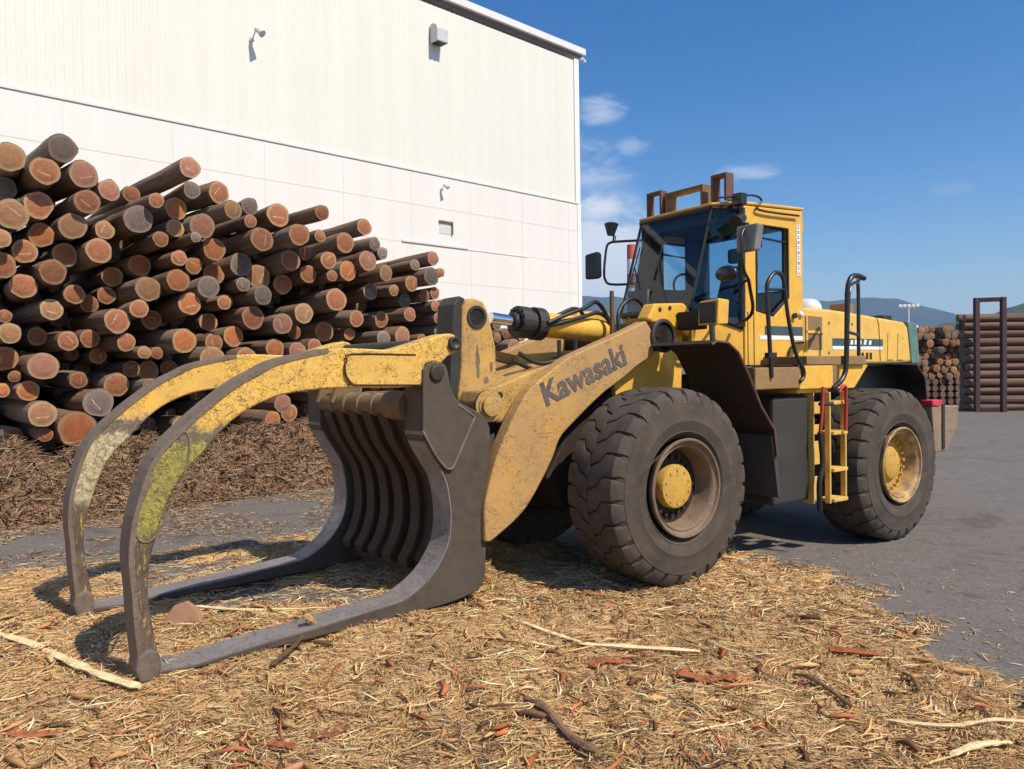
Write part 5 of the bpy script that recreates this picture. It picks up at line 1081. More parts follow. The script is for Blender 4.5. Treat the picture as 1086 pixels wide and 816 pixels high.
gr = grid_mesh('ground', ax((-7000, -200, 400), (-200, -20, 20), (-20, 20, .5), (20, 200, 20), (200, 7001, 400)), ax((-300, -20, 40), (-20, 25, .5), (25, 200, 20), (200, 7001, 400)), base_z, 'asphalt')
tag(gr, kind='structure')
cg = grid_mesh('wood_chip_cover', np.arange(-9.4, 6.5, .05), np.arange(-2.9, 10.4, .05), lambda x, y: chip_h(x, y)[0], 'litter')
tag(cg, 'mat of straw coloured wood chips and bark shreds covering the asphalt', 'wood chips', kind='stuff')

# mound of bark debris in front of the big log pile: u along the wall, n towards it
WD = np.array([.731, .682]); WN = np.array([-.682, .731])
def uw(u, n): return WD[0]*u+WN[0]*n, WD[1]*u+WN[1]*n
def mound_h(u, n):
    crest = np.interp(u, [-8, 2.2, 3.2, 4.5, 5.4, 6.3, 7.6, 9.0, 11, 14], [1.1, .95, .90, .68, .80, 1.08, .75, .55, .35, .0])
    c = 12.35; fr = np.interp(u, [-8, 2, 5, 8, 14], [11.0, 11.0, 11.1, 11.3, 12.2])
    t = np.where(n < c, np.clip((n-fr)/(c-fr), 0, 1), np.clip((13.2-n)/(13.2-c), 0, 1))
    h = crest*(t*t*(3-2*t))**.8
    return h*(1+1.0*(fbm(u, n, 1.5, 4)-.5))+((fbm(u, n, 4.0, 3)-.5)*.42+(fbm(u+7, n, 10, 2)-.5)*.16)*np.clip(t*3, 0, 1)-.03+.02*0
def mk_mound():
    us = np.arange(-8, 14, .06); ns = np.arange(10.8, 13.25, .06); U, N_ = np.meshgrid(us, ns); Z = mound_h(U, N_)
    X, Y = uw(U, N_)
    o = grid_mesh('bark_debris_mound', us, ns, lambda a, b: mound_h(a, b), 'mound')
    co = np.stack([X, Y, Z+base_z(X, Y)], -1).reshape(-1, 3).astype(np.float32); o.data.vertices.foreach_set('co', co.ravel()); o.data.update(); return o
mo = mk_mound(); tag(mo, 'grey brown heap of shredded bark along the foot of the log pile', 'bark heap', kind='stuff')

# ---- splinters: many little bent three-sided slivers in one mesh
def slivers(name, P, N_, L_, W_, yaw, tilt, tone, mat='splinter'):
    n = len(P); t = np.array([-1, 0, 1])[None, :, None]
    dx = np.cos(yaw)*np.cos(tilt); dy = np.sin(yaw)*np.cos(tilt); dz = np.sin(tilt)
    D = np.stack([dx, dy, dz], -1); S = np.stack([-np.sin(yaw), np.cos(yaw), 0*yaw], -1)
    bend = rng.normal(0, .13, n)*L_; lift = np.abs(rng.normal(0, .06, n))*L_*np.minimum(1, .02/np.maximum(L_, .02)*4)
    cen = P[:, None, :]+D[:, None, :]*t*(L_/2)[:, None, None]
    mid = np.array([0, 1, 0])[None, :, None]
    cen = cen+S[:, None, :]*mid*bend[:, None, None]+np.array([0, 0, 1])[None, None, :]*mid*lift[:, None, None]
    w = W_[:, None]*np.array([.55, 1, .35])[None, :]
    up = np.array([0, 0, 1.0])
    a = cen+S[:, None, :]*w[..., None]; b = cen-S[:, None, :]*w[..., None]; c = cen+up*w[..., None]*rng.uniform(.35, .9, n)[:, None, None]
    V = np.stack([a, b, c], 2).reshape(n, 9, 3).astype(np.float32)
    base = np.array([[0, 3, 5, 2], [2, 5, 4, 1], [1, 4, 3, 0], [3, 6, 8, 5], [5, 8, 7, 4], [4, 7, 6, 3]])
    caps = np.array([[0, 2, 1], [6, 7, 8]])
    q = (base[None]+np.arange(n)[:, None, None]*9).reshape(-1, 4); k = (caps[None]+np.arange(n)[:, None, None]*9).reshape(-1, 3)
    li = np.concatenate([q.ravel(), k.ravel()]).astype(np.int32)
    ls = np.concatenate([np.arange(len(q))*4, len(q)*4+np.arange(len(k))*3]); lt = np.concatenate([np.full(len(q), 4), np.full(len(k), 3)])
    me = bpy.data.meshes.new(name); me.vertices.add(n*9); me.vertices.foreach_set('co', V.ravel())
    me.loops.add(len(li)); me.loops.foreach_set('vertex_index', li); me.polygons.add(len(ls)); me.polygons.foreach_set('loop_start', ls); me.polygons.foreach_set('loop_total', lt)
    me.update(); at = me.color_attributes.new('tone', 'FLOAT_COLOR', 'POINT')
    cc = np.ones((n, 9, 4), np.float32); cc[..., :3] = tone[:, None, :]; at.data.foreach_set('color', cc.ravel())
    me.materials.append(M[mat]); o = bpy.data.objects.new(name, me); col.objects.link(o); return o
PAL = np.array([(.78, .52, .24), (.66, .39, .165), (.88, .68, .38), (.46, .25, .105), (.16, .08, .04), (.50, .17, .07), (.78, .48, .21), (.58, .37, .19)])
def tones(n, p):
    i = rng.choice(len(PAL), n, p=p); return np.clip(PAL[i]*rng.uniform(.6, 1.25, (n, 1))*(1+rng.normal(0, .05, (n, 3))), .01, .9)
def scatter(n, rmin, rmax, l0, l1, w0, w1, p, edge=0.0, name='wood_chips', ang=(-1.0, 1.0), keep=None, grain=.9):
    m = n*3; r = (rmin**.6+(rmax**.6-rmin**.6)*rng.random(m))**(1/.6); a = rng.uniform(ang[0], ang[1], m)
    x = r*np.sin(a); y = r*np.cos(a); z, sd = chip_h(x, y)
    pr = np.clip((sd+edge)/.35, 0, 1)*(1-.75*np.clip(bare(x, y), 0, 1)); ok = rng.random(m) < pr
    x, y, z = x[ok][:n], y[ok][:n], z[ok][:n]; n = len(x)
    ln = rng.uniform(l0, l1, n)**1.0*rng.choice([.5, 1, 1.0, 1.6], n); w = rng.uniform(w0, w1, n)*np.clip(ln/l1, .4, 1.2)
    yaw = (fbm(x, y, 2.2, 2)-.5)*14*grain+rng.normal(0, .75, n); tilt = rng.normal(0, .11, n)
    z = np.maximum(z, base_z(x, y))+np.abs(np.sin(tilt))*ln*.35+w*.3+rng.random(n)*.012
    return slivers(name, np.stack([x, y, z], -1), 0, ln, w, yaw, tilt, np.clip(tones(n, p)*(.62+.8*fbm(x, y, 1.8, 4))[:, None], .01, .92))
p1 = [.26, .19, .20, .11, .07, .04, .10, .03]
o = scatter(120000, 2.6, 6.4, .018, .07, .0018, .0042, p1, .05); tag(o, 'fine pale wood shreds lying loose over the chip cover', 'wood shreds', kind='stuff'); o.name = 'wood_shreds'
o = scatter(17000, 2.6, 8.0, .05, .17, .0025, .0085, p1, .0); tag(o, 'longer straw coloured splinters scattered near the claw', 'splinters', kind='stuff'); o.name = 'long_splinters'
o = scatter(42000, 5.8, 11.5, .03, .11, .003, .007, p1, .05, ang=(-.85, .5)); tag(o, 'wood shreds around the claw and the front wheels', 'wood shreds', kind='stuff'); o.name = 'wood_shreds'
o = scatter(1500, 2.6, 7.5, .03, .13, .010, .028, [.0, .14, .0, .28, .25, .27, .0, .06], .0, grain=.3); tag(o, 'flat red brown bark flakes among the pale chips', 'bark flakes', kind='stuff'); o.name = 'bark_flakes'
# stray chips on the open asphalt
m_ = 6000; a = rng.uniform(-.9, .75, m_); r = rng.uniform(3.5, 14, m_); x = r*np.sin(a); y = r*np.cos(a); sd = sdist(x, y)+(fbm(x, y, 2.2)-.5)*.8; ok = (sd < .1) & (rng.random(m_) < np.exp(np.minimum(sd, 0)/.8)); x, y = x[ok], y[ok]; n = len(x)
o = slivers('stray_chips', np.stack([x, y, base_z(x, y)+.006], -1), 0, rng.uniform(.02, .09, n), rng.uniform(.003, .007, n), rng.uniform(0, 6.3, n), np.zeros(n), tones(n, p1)); tag(o, 'stray chips fallen on the bare asphalt beside the mat', 'stray chips', kind='stuff')
# debris spilled between the mound and the chips
m_ = 24000; u = rng.uniform(-3, 10, m_); nn = 11.4-np.abs(rng.normal(0, 1.5, m_)); x, y = uw(u, nn); ok = (sdist(x, y) < .15) & (fbm(x, y, 1.3)+.25*np.exp(-(11.3-nn)/.5) > .52); x, y = x[ok], y[ok]; n = len(x)
o = slivers('spilled_debris', np.stack([x, y, base_z(x, y)+.008], -1), 0, rng.uniform(.02, .12, n), rng.uniform(.003, .009, n), rng.uniform(0, 6.3, n), rng.normal(0, .1, n), np.array([(.25, .15, .09), (.45, .31, .18), (.10, .065, .045), (.60, .44, .26)])[rng.choice(4, n)]*rng.uniform(.7, 1.2, (n, 1))); tag(o, 'bark crumbs spilled over the asphalt strip in front of the bark heap', 'bark debris', kind='stuff')
# fibres on the mound
n = 26000; u = rng.uniform(.5, 12, n); nn = rng.uniform(11.0, 12.8, n); z = mound_h(u, nn); x, y = uw(u, nn); ok = z > -.01; x, y, z = x[ok], y[ok], z[ok]; n = len(x)
tn = np.array([(.24, .14, .08), (.40, .26, .15), (.11, .065, .04), (.56, .42, .25), (.40, .16, .08)])[rng.choice(5, n, p=[.33, .28, .2, .13, .06])]*rng.uniform(.75, 1.25, (n, 1))
o = slivers('bark_fibres', np.stack([x, y, z+base_z(x, y)+.015], -1), 0, rng.uniform(.05, .34, n)*rng.choice([.6, 1, 1.5], n), rng.uniform(.003, .013, n), rng.uniform(0, 6.3, n), rng.normal(0, .35, n), tn); tag(o, 'loose bark fibres bristling over the debris heap', 'bark fibres', kind='stuff')

# ---- larger single sticks and slabs lying on the chips
def gz(x, y): return float(max(chip_h(np.array([x]), np.array([y]))[0][0], base_z(x, y)))
def stick(name, pts, r0, r1, colr, label, cat, flat=.5, lift=.02, z_add=(0,)):
    m = MB(); P_ = smooth_path([(x, y, gz(x, y)+lift+(z_add[i] if i < len(z_add) else 0)) for i, (x, y) in enumerate(pts)], 5); k = len(P_)
    rs = [(r0+(r1-r0)*i/(k-1))*(1+.18*math.sin(i*2.1)+.1*math.sin(i*5.3))*(.35 if i in (0, k-1) else 1) for i in range(k)]
    rj = random.Random(int(pts[0][0]*1000)); rs = [q*rj.uniform(.72, 1.25) for q in rs]; m.tube(P_, rs, 7)
    m.v = [(v[0]+rj.uniform(-.12, .12)*r0, v[1]+rj.uniform(-.12, .12)*r0, v[2]+rj.uniform(-.1, .1)*r0) for v in m.v]
    cz = {i: P_[i//7].z for i in range(7*k)}
    m.v = [(v[0], v[1], cz[i]+(v[2]-cz[i])*flat) for i, v in enumerate(m.v)]
    key = 'stick_%s' % '_'.join('%03d' % int(c*100) for c in colr)
    if key not in M:
        k_ = NT(key); g1 = k_.noise(14, 6, .8, k_.mapping((1, 1, 1), rot=(0, 0, .5))); g2 = k_.noise(60, 5, .8, k_.mapping((.25, 1, 1), rot=(0, 0, .6)))
        f_ = k_.math('ADD', k_.math('MULTIPLY', g1, .5), k_.math('MULTIPLY', g2, .5))
        M[key] = k_.out(k_.ramp(f_, [(.36, tuple(c*.4 for c in colr)), (.5, colr), (.64, tuple(min(.9, c*1.25) for c in colr))]), .9, f_, .9, .01, 0, .15)
    return tag(m.build(name, key), label, cat)
PALE_, TAN_, RED_, BRN_ = (.80, .62, .34), (.45, .31, .16), (.36, .12, .055), (.17, .095, .055)
stick('wood_strip', [(-3.75, 5.45), (-3.35, 5.22), (-2.98, 4.98), (-2.55, 4.65), (-2.18, 4.43)], .035, .028, PALE_, 'long pale wood strip lying in front of the tips of the claw', 'wood strip', .45, .035)
stick('wood_strip', [(-.10, 5.70), (.2, 5.38), (.46, 5.10)], .014, .018, PALE_, 'thin pale splinter reaching toward the loader from the middle of the chips', 'wood strip', .6, .03)
stick('wood_strip', [(.42, 5.08), (.8, 5.0), (1.19, 4.94)], .022, .026, PALE_, 'straight pale lath lying before the front wheel', 'wood strip', .5, .035)
stick('bark_piece', [(.98, 4.60), (1.1, 4.53), (1.25, 4.52), (1.42, 4.50)], .05, .035, RED_, 'red bark piece with a ragged notch near the pale lath', 'bark piece', .35, .02)
stick('bark_piece', [(.46, 4.74), (.55, 4.80), (.72, 4.82)], .035, .03, RED_, 'short red bark scrap under the pale lath', 'bark piece', .35, .02)
stick('bark_piece', [(2.02, 4.93), (2.12, 4.86), (2.30, 4.76)], .045, .03, RED_, 'red bark piece near the edge of the asphalt', 'bark piece', .35, .02)
stick('dark_branch', [(.04, 4.2), (.15, 4.0), (.27, 3.78), (.37, 3.58)], .018, .03, (.22, .13, .08), 'brown branch pointing at the camera from the front edge of the chips', 'branch', .7, .03)
stick('wood_strip', [(1.90, 3.95), (2.18, 3.84), (2.4, 3.82), (2.7, 3.78)], .012, .018, PALE_, 'long pale splinter near the corner by the asphalt', 'wood strip', .6, .03)
stick('wood_strip', [(2.03, 3.58), (2.2, 3.62), (2.36, 3.64)], .02, .016, PALE_, 'short pale wood sliver nearest the corner by the asphalt', 'wood strip', .6, .03)
stick('wood_strip', [(-2.56, 6.1), (-2.1, 5.98), (-1.45, 5.92)], .014, .012, PALE_, 'straight pale stick lying between the two tines of the claw', 'wood strip', .7, .03)
stick('broken_stick', [(-1.40, 5.42), (-1.43, 5.36), (-1.46, 5.30)], .02, .03, (.42, .26, .13), 'broken stub of wood leaning on the near tine', 'broken stick', 1, .05, (.0, .08, .14))
stick('dark_branch', [(-1.44, 5.20), (-1.45, 4.95), (-1.50, 4.68)], .014, .02, (.12, .08, .05), 'thin dark twig in front of the near tine', 'branch', .7, .04, (.05, .02, 0))
stick('bark_piece', [(-1.24, 3.82), (-1.15, 3.76), (-1.09, 3.72)], .035, .02, RED_, 'small red bark chip at the very front of the chips', 'bark piece', .35, .02)
stick('bark_piece', [(-1.04, 3.84), (-.95, 3.9), (-.87, 3.93)], .03, .02, (.24, .09, .05), 'dark red bark strip beside the small red chip', 'bark piece', .4, .02)
stick('bark_piece', [(-2.56, 3.85), (-2.45, 3.83), (-2.31, 3.83)], .035, .03, RED_, 'bright red bark flake in the corner below the claw', 'bark piece', .35, .02)
stick('dark_branch', [(1.65, 4.56), (1.72, 4.4), (1.80, 4.1)], .012, .018, BRN_, 'dark twig between two red bark pieces', 'branch', .7, .03)
stick('dark_branch', [(2.27, 4.50), (2.28, 4.4), (2.24, 4.25)], .01, .016, BRN_, 'dark twig near the edge of the asphalt', 'branch', .7, .03)
m = MB(); zz = gz(-2.5, 5.75); m.plate([(-.14, -.02), (.17, -.02), (.12, .10), (.02, .17), (-.08, .13)], -.02, .02); m.v = [(-2.50+x, 5.72+y+z*.45, zz+z*.8+.01) for x, y, z in m.v]
M['slab'] = worn('slab', (.36, .19, .10), (.22, .12, .07), .5, .3, sc_=3, rough=.8)
tag(m.build('wood_block', 'slab', bevel=.012), 'flat orange brown wood block leaning inside the claw behind the near tip', 'wood block')
# ================================================================== LOG PILES
def log_mesh(seed, L_=1.0, nr=22, nl=9):
    rnd = random.Random(seed); m = MB(); uvs = []
    ph = [rnd.uniform(0, 6.28) for _ in range(6)]; am = [rnd.uniform(.01, .05) for _ in range(3)]
    knots = [(rnd.uniform(.05, .95), rnd.uniform(0, 6.28), rnd.uniform(.04, .12)) for _ in range(5)]
    vs = []
    for i in range(nl+1):
        t = i/nl
        for j in range(nr):
            q = 2*math.pi*j/nr; r = 1-.12*t+am[0]*math.sin(2*q+ph[0])+am[1]*math.sin(3*q+ph[1]+t*2)+.03*math.sin(7*q+t*23+ph[2])*(1 if 0 < i < nl else .5)+.028*math.sin(17*t+5*q+ph[3])
            for kt, kq, kr in knots:
                d = math.hypot((t-kt)*6, math.atan2(math.sin(q-kq), math.cos(q-kq))*1.6); r += kr*math.exp(-d*d*3)
            bx, bz = .16*math.sin(t*3+ph[4]), .14*math.sin(t*2.4+ph[5]); 
            vs.append((r*math.cos(q)+bx*t, t*L_, r*math.sin(q)+bz*t))
    fs = [(i*nr+j, i*nr+(j+1) % nr, (i+1)*nr+(j+1) % nr, (i+1)*nr+j) for i in range(nl) for j in range(nr)]
    m.add(vs, fs); nb = len(fs); o = len(m.v)
    # end caps: inset ring then centre fan (slightly irregular saw face)
    for e, i in ((0, 0), (1, nl)):
        ring = [i*nr+j for j in range(nr)]; c = len(m.v); y = i/nl*L_; s = -1 if e == 0 else 1
        tl = rnd.uniform(-.12, .12)
        for k, rad in enumerate((.9, .5)):
            for j in range(nr):
                v = m.v[ring[j]]; cx_, cz_ = (0, 0) if e == 0 else (.16*math.sin(3+ph[4]), .14*math.sin(2.4+ph[5]))
                m.v.append((cx_+(v[0]-cx_)*rad, y+s*(.0 if k == 0 else .004)*L_, cz_+(v[2]-cz_)*rad))
        m.v.append((cx_, y+s*.005*L_, cz_)); cc = len(m.v)-1
        for j in range(nr):
            j2 = (j+1) % nr
            m.f.append((ring[j], c+j, c+j2, ring[j2])); m.f.append((c+j, c+nr+j, c+nr+j2, c+j2)); m.f.append((c+nr+j, cc, c+nr+j2)); m.mi += [1, 1, 1]
    me = bpy.data.meshes.new('log'); me.from_pydata(m.v, [], m.f); me.materials.append(M['bark']); me.materials.append(ENDS[0]); me.polygons.foreach_set('material_index', m.mi)
    bm = bmesh.new(); bm.from_mesh(me); bmesh.ops.recalc_face_normals(bm, faces=bm.faces); uvl = bm.loops.layers.uv.new('UVMap')
    for f in bm.faces:
        f.smooth = f.material_index == 0
        for l in f.loops: l[uvl].uv = (.5+l.vert.co.x*.46, .5+l.vert.co.z*.46)
    bm.to_mesh(me); bm.free(); return me
VAR = {}
def log_obj(var, k, R, length):
    key = (var, k)
    if key not in VAR:
        if (var, 'b') not in VAR: VAR[(var, 'b')] = log_mesh(var)
        me = VAR[(var, 'b')].copy(); me.materials[1] = ENDS[k]; VAR[key] = me
    o = bpy.data.objects.new('log', VAR[key]); col.objects.link(o); o.scale = (R, length, R); return o
DIRN = Vector((WN[0], WN[1], 0))
base_ang = math.atan2(WN[1], WN[0])-math.pi/2
ZONES_U = [(3.4, 'at its near end'), (5.6, 'behind the far clamp arm'), (7.8, 'behind the near clamp arm'), (10.6, 'beside the bellcrank'), (99, 'behind the boom')]
zone_count = {}
logs = []
P0 = 13.0
for i, (u, z, R, e, k, vis) in enumerate(LOGS):
    if not vis: k = [0, 1, 2, 0][i % 4]
    length = random.uniform(3.75, 4.15); x, y = uw(u, P0-e)
    o = log_obj(i % 12, k, R*.93, length); zz = max(z, R)+base_z(x, y)
    o.location = (x, y, zz); lng = (i == 5)
    yaw = random.gauss(0, .05); pitch = random.gauss(0, .02)
    if i == 5: yaw = .05; pitch = -.02
    o.rotation_euler = (pitch, random.uniform(0, 6.28), base_ang+yaw)
    o.rotation_mode = 'XYZ'
    # roll about own axis first, then pitch, then yaw
    o.rotation_euler = (Matrix.Rotation(base_ang+yaw, 4, 'Z') @ Matrix.Rotation(pitch, 4, 'X') @ Matrix.Rotation(random.uniform(0, 6.28), 4, 'Y')).to_euler('XYZ')
    zu = next(t for a, t in ZONES_U if u < a); zh = 'top' if z > np.interp(u, [2.2, 15.4], [5.0, 1.3])-.55 else 'high up' if z > 3.0 else 'midway up' if z > 1.7 else 'low down'
    sz = 'thick' if R > .19 else 'thin' if R < .135 else 'medium'
    if e < 0: d = 'dark recessed'
    else: d = ENDNAME[k]+' faced'
    zone_count.setdefault((sz, d, zu, zh), []).append((u, o))
    logs.append(o)
ORD = ['first', 'second', 'third', 'fourth', 'fifth', 'sixth', 'seventh', 'eighth', 'ninth', 'tenth', 'eleventh', 'twelfth', 'thirteenth', 'fourteenth', 'fifteenth', 'sixteenth', 'seventeenth', 'eighteenth', 'nineteenth', 'twentieth']
for (sz, d, zu, zh), l in zone_count.items():
    l.sort(key=lambda t: t[0]); hs = 'on top of' if zh == 'top' else zh+' in'
    for j, (u, o) in enumerate(l):
        lab = f'{sz} {d} log {hs} pile {zu}'
        if len(l) > 1: lab = f'{ORD[min(j, 19)]} {sz} {d} log from left, {hs} pile {zu}'
        tag(o, lab, 'log', 'logs in the big pile before the building')

# what fills the deep gaps of the pile
fm = MB(); rf = random.Random(8)
for u, z, R, e in DEEP:
    x, y = uw(u, P0-e); a = Vector((x, y, z)); b = a+Vector((WN[0]+rf.uniform(-.03, .03), WN[1]+rf.uniform(-.03, .03), rf.uniform(-.02, .02)))*rf.uniform(2.3, 2.8)
    fm.tube([a, (a+b)/2, b], [R, R*.97, R*.9], 9)
tag(fm.build('deep_logs', 'bark', smooth=False), 'shaded logs deep inside the big pile seen through its gaps', 'deep logs', kind='stuff')
# far stacks across the yard
def far_log(x, y, z, R, length, ang, k, label, group):
    o = log_obj(random.randrange(12), k, R, length); o.location = (x, y, z)
    if group.startswith('logs lying'): o.data = o.data.copy(); o.data.materials[0] = M['bark_far']
    o.rotation_euler = (Matrix.Rotation(ang, 4, 'Z') @ Matrix.Rotation(random.uniform(0, 6.28), 4, 'Y')).to_euler('XYZ'); tag(o, label, 'log', group); return o
GB = -.10
n_ = 0
for r in range(12):
    w = [0, 1][r % 2]*.0
    for dpt in ((0,) if r < 10 else (0, 1)):
        x0 = 18.75+random.uniform(-.16, .12); R = random.uniform(.135, .17)
        hs = 'lowest' if r == 0 else 'topmost' if (r == 11 and dpt == 0) else None
        far_log(x0, 31.9+dpt*.36, GB+.17+r*.335+random.uniform(-.02, .02), R, 6.0, -math.pi/2+random.uniform(-.01, .01)-.10, 2 if r < 11 else 1,
                (f'{hs} long dark log lying sideways behind the steel stakes' if hs else (f'{ORD[r]} long log from the ground behind the steel stakes' if dpt == 0 else f'{ORD[r]} long log from the ground in the rear row behind the stakes')), 'logs lying sideways behind the stakes')
for r in range(4, 12):
    for c in range(8):
        z = GB+.17+r*.312; x = 19.1+c*.37+(r % 2)*.16+random.uniform(-.04, .04)
        if r == 11 and c > 5: continue
        y = 37+random.uniform(-.25, .25)
        far_log(x, y, z+random.uniform(-.04, .04), random.uniform(.14, .185), 4.0, .15, random.choice([0, 1, 1, 3, 2]),
                f'{ORD[c]} log end from left in {ORD[11-r]} row down of the far stack', 'log ends in the far stack')

fm = MB()
for r in range(11): fm.tube([(18.8, 32.2, GB+.33+r*.335), (24.8, 31.6, GB+.33+r*.335)], .17, 8)
tag(fm.build('deep_logs', 'bark_far'), 'rear row of logs glimpsed between the sideways logs behind the stakes', 'deep logs', kind='stuff')
fm = MB()
for r in range(11):
    for c in range(8): y0 = 36.9 if r < 4 else 37.8; fm.tube([(19.2+c*.37, y0, GB+(.18 if r < 4 else .32)+r*.312), (18.6+c*.37, 41, GB+.3+r*.312)], .155, 9)
tag(fm.build('deep_logs', 'bark_far'), 'shaded logs deep inside the far stack of log ends', 'deep logs', kind='stuff')
# steel stakes
m = MB(); pa, pb = Vector((18.85, 31.2, GB)), Vector((19.74, 30.9, GB)); hh_ = 4.62
stk = empty('stake_frame', tuple(pa)); tag(stk, 'tall dark steel stake frame standing before the sideways logs', 'stake frame')
dv = pb-pa
for q in (Vector((0, 0, 0)), dv):
    MB().box((q.x, q.y, hh_/2), (.19, .19, hh_)).build('stake', 'dark_rack', stk, .02)
MB().box((dv.x/2, dv.y/2, hh_-.09), (dv.length-.19, .17, .17), ('Z', math.atan2(dv.y, dv.x))).build('top_bar', 'dark_rack', stk, .02)
MB().box((dv.x/2, dv.y/2, .10), (dv.length-.19, .15, .15), ('Z', math.atan2(dv.y, dv.x))).build('base_bar', 'dark_rack', stk, .02)

# ================================================================== WAREHOUSE
PW = 18.0; UC = 20.10; U0 = -16.0
wh = empty('warehouse', (*uw(UC, PW), GB), math.atan2(WD[1], WD[0]))
tag(wh, 'tall cream metal clad warehouse rising behind the big log pile', 'warehouse')
# local: x along wall (0 at corner, negative to the left), y away from camera
ZT, ZBD = 12.83-GB, 7.64-GB
m = MB(); x = U0-UC; prof = []; per = .17
while x < -.12:
    prof += [(x, 0), (x+.04, -.012), (x+.09, -.012), (x+.13, 0)]; x += per
prof = [p for p in prof if p[0] < -.12]+[(-.12, 0)]
k = len(prof); m.add([(a, b, ZBD) for a, b in prof]+[(a, b, ZT-.3) for a, b in prof], [(i, i+1, k+i+1, k+i) for i in range(k-1)])
m.build('corrugated_wall', 'wall_upper', wh, closed_norm=False)
MB().bb(U0-UC, -.01, .02, 28, -.0, ZT-.31).build('wall_core', 'joint', wh)
zl = [ZBD-.05, 6.647-GB, 5.54-GB, 4.488-GB, 3.43-GB, 2.37-GB, 1.3-GB, 0.05]
m = MB(); xs_ = []; u = 4.19-2.19*9
while u < UC: xs_.append(u-UC); u += 2.19
xs_ = [a for a in xs_ if a > U0-UC]+[-.12]
for i in range(len(xs_)-1):
    for j in range(len(zl)-1): m.bb(xs_[i]+.004, xs_[i+1]-.004, -.035, .012, zl[j+1]+.005, zl[j]-.005)
m.build('panel_wall', 'wall_lower', wh)
MB().bb(U0-UC, -.03, -.029, -.024, 0, ZBD-.05).build('joint_backing', 'joint', wh)
MB().bb(U0-UC, -.02, -.06, -.0, ZBD-.045, ZBD-.002).build('band_flashing', 'joint', wh)
MB().bb(-.13, .04, -.06, .10, 0, ZBD-.02).build('corner_trim', 'trim', wh, .005)
MB().bb(-.20, .03, -.055, .10, ZBD-.01, ZT-.25).build('corner_trim', 'trim', wh, .005)
MB().bb(U0-UC, .30, -.16, 28.2, ZT-.06, ZT+.16).build('roof_edge', 'fascia', wh, .01)
MB().bb(U0-UC, .18, -.05, .01, ZT-.13, ZT-.065).build('soffit', 'soffit', wh)
MB().tube([(.12, -.12, ZT-.2), (.3, -.1, ZT-.28)], .06, 10).build('downpipe', 'trim', wh)
# ventilation hood
vh = MB(); a, b = 13.72-UC, 14.12-UC
vh.plate([(a, 10.9-GB), (b, 10.9-GB), (b, 11.55-GB), (a, 11.55-GB)], -.72, -.04)
v_ = MB(); prof = [(-.04, 11.93-GB), (-.18, 11.93-GB), (-.32, 11.86-GB), (-.38, 11.74-GB), (-.38, 11.38-GB), (-.04, 11.38-GB)]
v_.add([(a, y, z) for y, z in prof]+[(b, y, z) for y, z in prof], [tuple(range(6)), tuple(range(11, 5, -1))]+[(i, (i+1) % 6, 6+(i+1) % 6, 6+i) for i in range(6)])
v_.build('ventilation_hood', 'hood_metal', wh, .02)
MB().bb(a+.03, b-.03, -.35, -.07, 11.372-GB, 11.379-GB).build('hood_opening', 'dark_part', wh)
# window
wn = MB().bb(13.95-UC, 14.38-UC, -.045, -.036, 5.92-GB, 6.25-GB).build('small_window', 'win_glass', wh)
w_ = MB(); w_.bb(13.92-UC, 14.42-UC, -.10, -.036, 6.255-GB, 6.30-GB); w_.bb(14.385-UC, 14.42-UC, -.10, -.036, 5.92-GB, 6.252-GB); w_.build('window_frame', 'soffit', wn)
MB().bb(15.0-UC, 17.5-UC, -.05, -.036, 5.53-GB, 5.55-GB).build('cable_duct', 'joint', wh)
MB().bb(12.6-UC, 15.0-UC, -.07, -.036, 5.545-GB, 5.60-GB).build('cable_duct', 'joint', wh)
def wall_lamp(u, z, s, label):
    x, y = uw(u, PW-.04); o = empty('wall_lamp', (x, y, z), math.atan2(WD[1], WD[0])); tag(o, label, 'wall lamp', 'lamps on the warehouse wall')
    MB().box((0, -.03, 0), (.14*s, .06, .2*s)).build('wall_plate', 'fascia', o, .01)
    MB().tube([(0, -.05, 0), (0, -.35*s, .22*s)], .03*s, 8).build('bracket', 'fascia', o)
    m = MB(); m.tube([(0, -.35*s, .30*s), (.10*s, -.52*s, .16*s), (.16*s, -.62*s, .05*s)], [.07*s, .12*s, .15*s], 16); m.build('lamp_head', 'hood_metal', o, auto=40)
    return o
wall_lamp(8.30, 9.98, .62, 'grey floodlight high on the corrugated wall above the logs')
wall_lamp(14.02, 7.2, .42, 'small dark lamp just below the wall band over the little window')

# ================================================================== FAR THINGS
def polar(px, dist): return ((px-543)/816*dist, dist)
def chimney(px, dist, top, r, label):
    x, y = polar(px, dist); o = empty('chimney', (x, y, GB)); tag(o, label, 'chimney', 'striped chimneys beyond the yard')
    n = 9; 
    for i in range(n):
        z0, z1 = top*i/n, top*(i+1)/n
        m = MB(); m.tube([(0, 0, z0), (0, 0, z1)], [r*(1.25-.25*i/n), r*(1.25-.25*(i+1)/n)], 20); m.build('red_band' if (n-1-i) % 2 == 0 else 'white_band', 'chim_red' if (n-1-i) % 2 == 0 else 'white_paint', o, auto=40)
M['chim_red'] = simple('chim_red', (.62, .10, .05), .6)
chimney(671.5, 220, 37.2, 1.3, 'red and white chimney seen inside the far mirror loop')
chimney(701, 220, 37.2, 1.1, 'red and white chimney seen through the cab windscreen')
